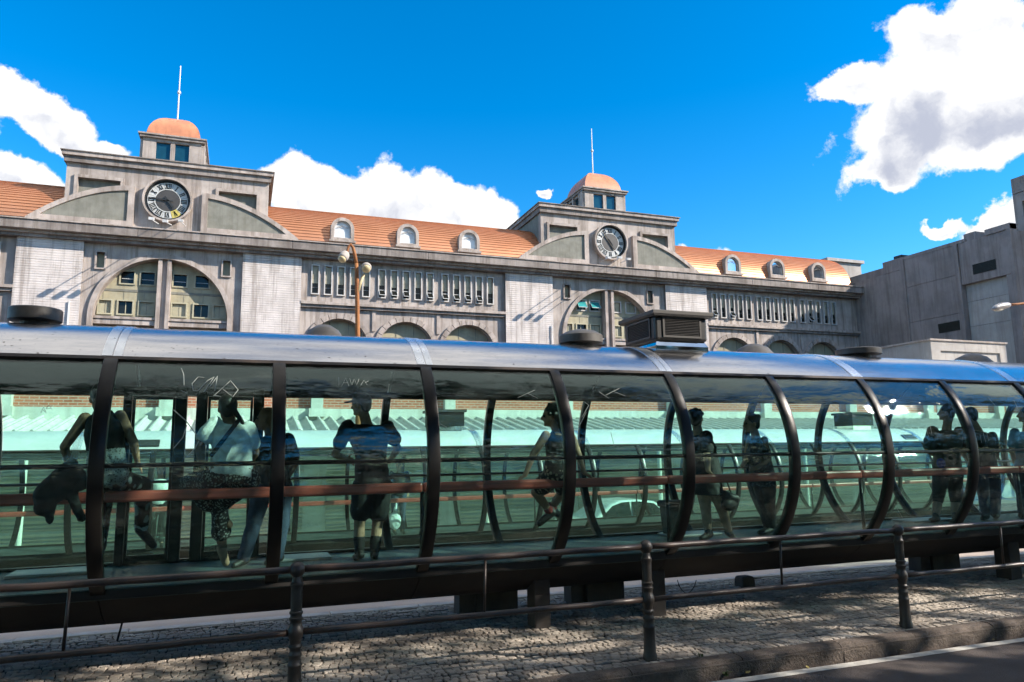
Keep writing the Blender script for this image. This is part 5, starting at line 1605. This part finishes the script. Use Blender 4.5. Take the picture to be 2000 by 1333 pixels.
person('man in dark shirt and blue jeans standing behind the last full rib',
       dict(head=(1893, 812, 0), shL=(1890, 842, 0), shR=(1938, 852, .02), elL=(1880, 885, .10), wrL=(1896, 903, .26), elR=(1946, 890, .06), wrR=(1934, 905, .26), pel=(1926, 922, .02), hipL=(1915, 928, .02), hipR=(1938, 930, .02), knL=(1922, 972, .04), ankL=(1925, 1008, .02), toeL=(1920, 1016, .12), knR=(1944, 972, .04), ankR=(1945, 1008, .02), toeR=(1946, 1016, .12)),
       7.78, (-.2, 1, 0), (-.5, .8, 0), [('top', 'black', dict(sleeve=.7, add=.02, low=.03)), ('bottom', 'jeans', dict(len=1.96)), ('shoes', 'leather'), ('hair', 'hair')], 1.08, floor=ZF)
person('man in blue shirt cut by the right edge of the photo',
       dict(head=(2003, 810, 0), shL=(1982, 845, 0), shR=(2028, 848, .02), elL=(1976, 880, .02), wrL=(1982, 905, .16), elR=(2034, 885, .06), wrR=(2030, 905, .2), pel=(2005, 920, .02), hipL=(1994, 926, .02), hipR=(2016, 926, .02), knL=(1996, 970, .04), ankL=(1998, 1005, .02), toeL=(1994, 1012, .12), knR=(2018, 970, .04), ankR=(2020, 1005, .02), toeR=(2022, 1012, .12)),
       7.8, (-.2, 1, 0), (-.5, .8, 0), [('top', 'blue_shirt', dict(sleeve=.7, add=.02, low=.03)), ('bottom', 'jeans_dark', dict(len=1.96)), ('shoes', 'leather'), ('hair', 'hair')], 1.08, floor=ZF)
# two people in the second station
F2 = ZF2
def small_person(label, px, Y, top, bottom, hair, face):
    X = P(px, 940, Y).x
    class _: pass
    def jj(dx, z, dy=0.0):
        u = view_px((X + dx, Y + dy, F2 + z)); return (u[0], u[1], dy)
    J = dict(head=jj(0, 1.50), shL=jj(-.17, 1.30), shR=jj(.17, 1.30), elL=jj(-.23, 1.04, .03), wrL=jj(-.17, .88, -.14), elR=jj(.23, 1.04, .03), wrR=jj(.2, .80, -.02), pel=jj(0, .88), hipL=jj(-.09, .82), hipR=jj(.09, .82), knL=jj(-.09, .45), ankL=jj(-.085, .08, .02), toeL=jj(-.09, .03, -.12), knR=jj(.09, .45), ankR=jj(.09, .08, .02), toeR=jj(.10, .03, -.12))
    return person(label, J, Y, face, face, [('top', top, dict(sleeve=.6, add=.018)), ('bottom', bottom, dict(len=1.9)), ('shoes', 'leather'), ('hair', hair, dict(long=.12))], .95, 'skin', group='people in the second station', vox=.016, hands=False, floor=F2)
small_person('distant woman in white top and dark leggings seen through the door of the near station', 313, 16.3, 'white_shirt', 'black', 'hair', (.2, -1, 0))
small_person('distant woman in jeans with a white plastic bag in the second station', 779, 16.4, 'charcoal', 'jeans', 'hair', (-.2, -1, 0))
pb = Flesh(); pc = P(771, 1018, 16.1)
pb.ball(pc, .14, .09, .19); pb.cone(pc + Vector((0, 0, .12)), pc + Vector((.05, .1, .36)), .06, .02)
tag(pb.skin('plastic_bag', 'plastic_bag', None, .014, 1, .04), 'white plastic shopping bag beside the distant woman in jeans', 'bag')

# ------------------------------------------------------------------ street trees beside and behind the viewpoint: they shade the pavement and mirror in the glass
def tree_mesh(seed, h, r, trunk_h, nleaf):
    rnd = random.Random(seed)
    br = MB()
    top = Vector((rnd.uniform(-.5, .5), rnd.uniform(-.5, .5), max(h * .62, trunk_h + 2.0)))
    br.tube([(0, 0, -.3), (.03, .02, .3), (top.x * .3, top.y * .3, trunk_h), tuple(top)], [.34, .24, .19, .07], 10)
    tips = []
    for k in range(17):
        t = rnd.uniform(.45, 1.0)
        b = Vector((top.x * t * .8, top.y * t * .8, trunk_h + (top.z - trunk_h) * (t - .45) / .55))
        a = k * 2.4 + rnd.uniform(-.3, .3)
        l = r * rnd.uniform(.5, 1.0)
        e = b + Vector((math.cos(a) * l, math.sin(a) * l, l * rnd.uniform(.05, .55)))
        m_ = b.lerp(e, .5) + Vector((0, 0, .25))
        br.tube([b, m_, e], [.085, .055, .02], 6)
        tips += [b.lerp(e, f) for f in (.45, .65, .85, 1.0)]
    lf = MB()
    cl_ = []
    for _ in range(int(nleaf / 70)):
        tt = rnd.choice(tips)
        cl_.append((tt + Vector((rnd.gauss(0, .9), rnd.gauss(0, .9), rnd.gauss(.3, 1.0))), rnd.uniform(.35, .7)))
    for c, s in cl_:
        for _ in range(70):
            p = c + Vector((rnd.gauss(0, s * .6), rnd.gauss(0, s * .6), rnd.gauss(0, s * .42)))
            u = Vector((rnd.uniform(-1, 1), rnd.uniform(-1, 1), rnd.uniform(-.5, .5))).normalized() * rnd.uniform(.10, .17)
            v = u.cross(Vector((rnd.uniform(-1, 1), rnd.uniform(-1, 1), rnd.uniform(-1, 1)))).normalized() * rnd.uniform(.06, .10)
            lf.add([p - u, p + v, p + u, p - v], [(0, 1, 2, 3)])
    return br, lf
TREES = [(x, {True: .2}.get(x < -5, -2.6) + .4 * math.sin(i * 2.0), (i % 2) if x < 10 else 2) for i, x in enumerate((-24, -16, -8.5, -2.2, 4.2, 11.5, 19, 26, 33, 41))]
TREES += [(x, -13.5 + math.sin(i), 3 + i % 2) for i, x in enumerate((-26, -19, -12, -5, 2, 9, 16, 23, 30, 38))]
protos = []
for sd, h, r, th, nl in ((3, 12.6, 6.4, 6.2, 22000), (11, 13.0, 6.6, 6.4, 22000), (23, 15.0, 5.6, 5.2, 9500), (31, 7.6, 4.4, 1.3, 12000), (37, 8.4, 4.6, 1.4, 12000)):
    br, lf = tree_mesh(sd, h, r, th, nl)
    a = br.build('trunk', 'bark', smooth=True); b = lf.build('crown', 'leaf')
    protos.append((a, b))
words = ['first', 'second', 'third', 'fourth', 'fifth', 'sixth', 'seventh', 'eighth', 'ninth', 'tenth']
used = set()
for i, (x, y, k) in enumerate(TREES):
    rt = empty('street_tree', (x, y, RZ))
    side = 'near row' if y > -8 else 'far row'
    order = sorted([t[0] for t in TREES if (t[1] > -8) == (y > -8)])
    tag(rt, 'leafy street tree mirrored in the glass, %s from the left in the %s' % (words[order.index(x)], side), 'tree', 'street trees along the near road')
    for src in protos[k]:
        o = src if (k, src.name) not in used and src.parent is None else src.copy()
        if o is not src: col.objects.link(o)
        used.add((k, src.name))
        o.parent = rt
        o.location = (0, 0, 0)
    rt.rotation_euler = (0, 0, i * 1.3)
    rt.scale = (1, 1, (1.75 if y < -8 and x < 1 else 1) + .06 * math.sin(i * 2.1))
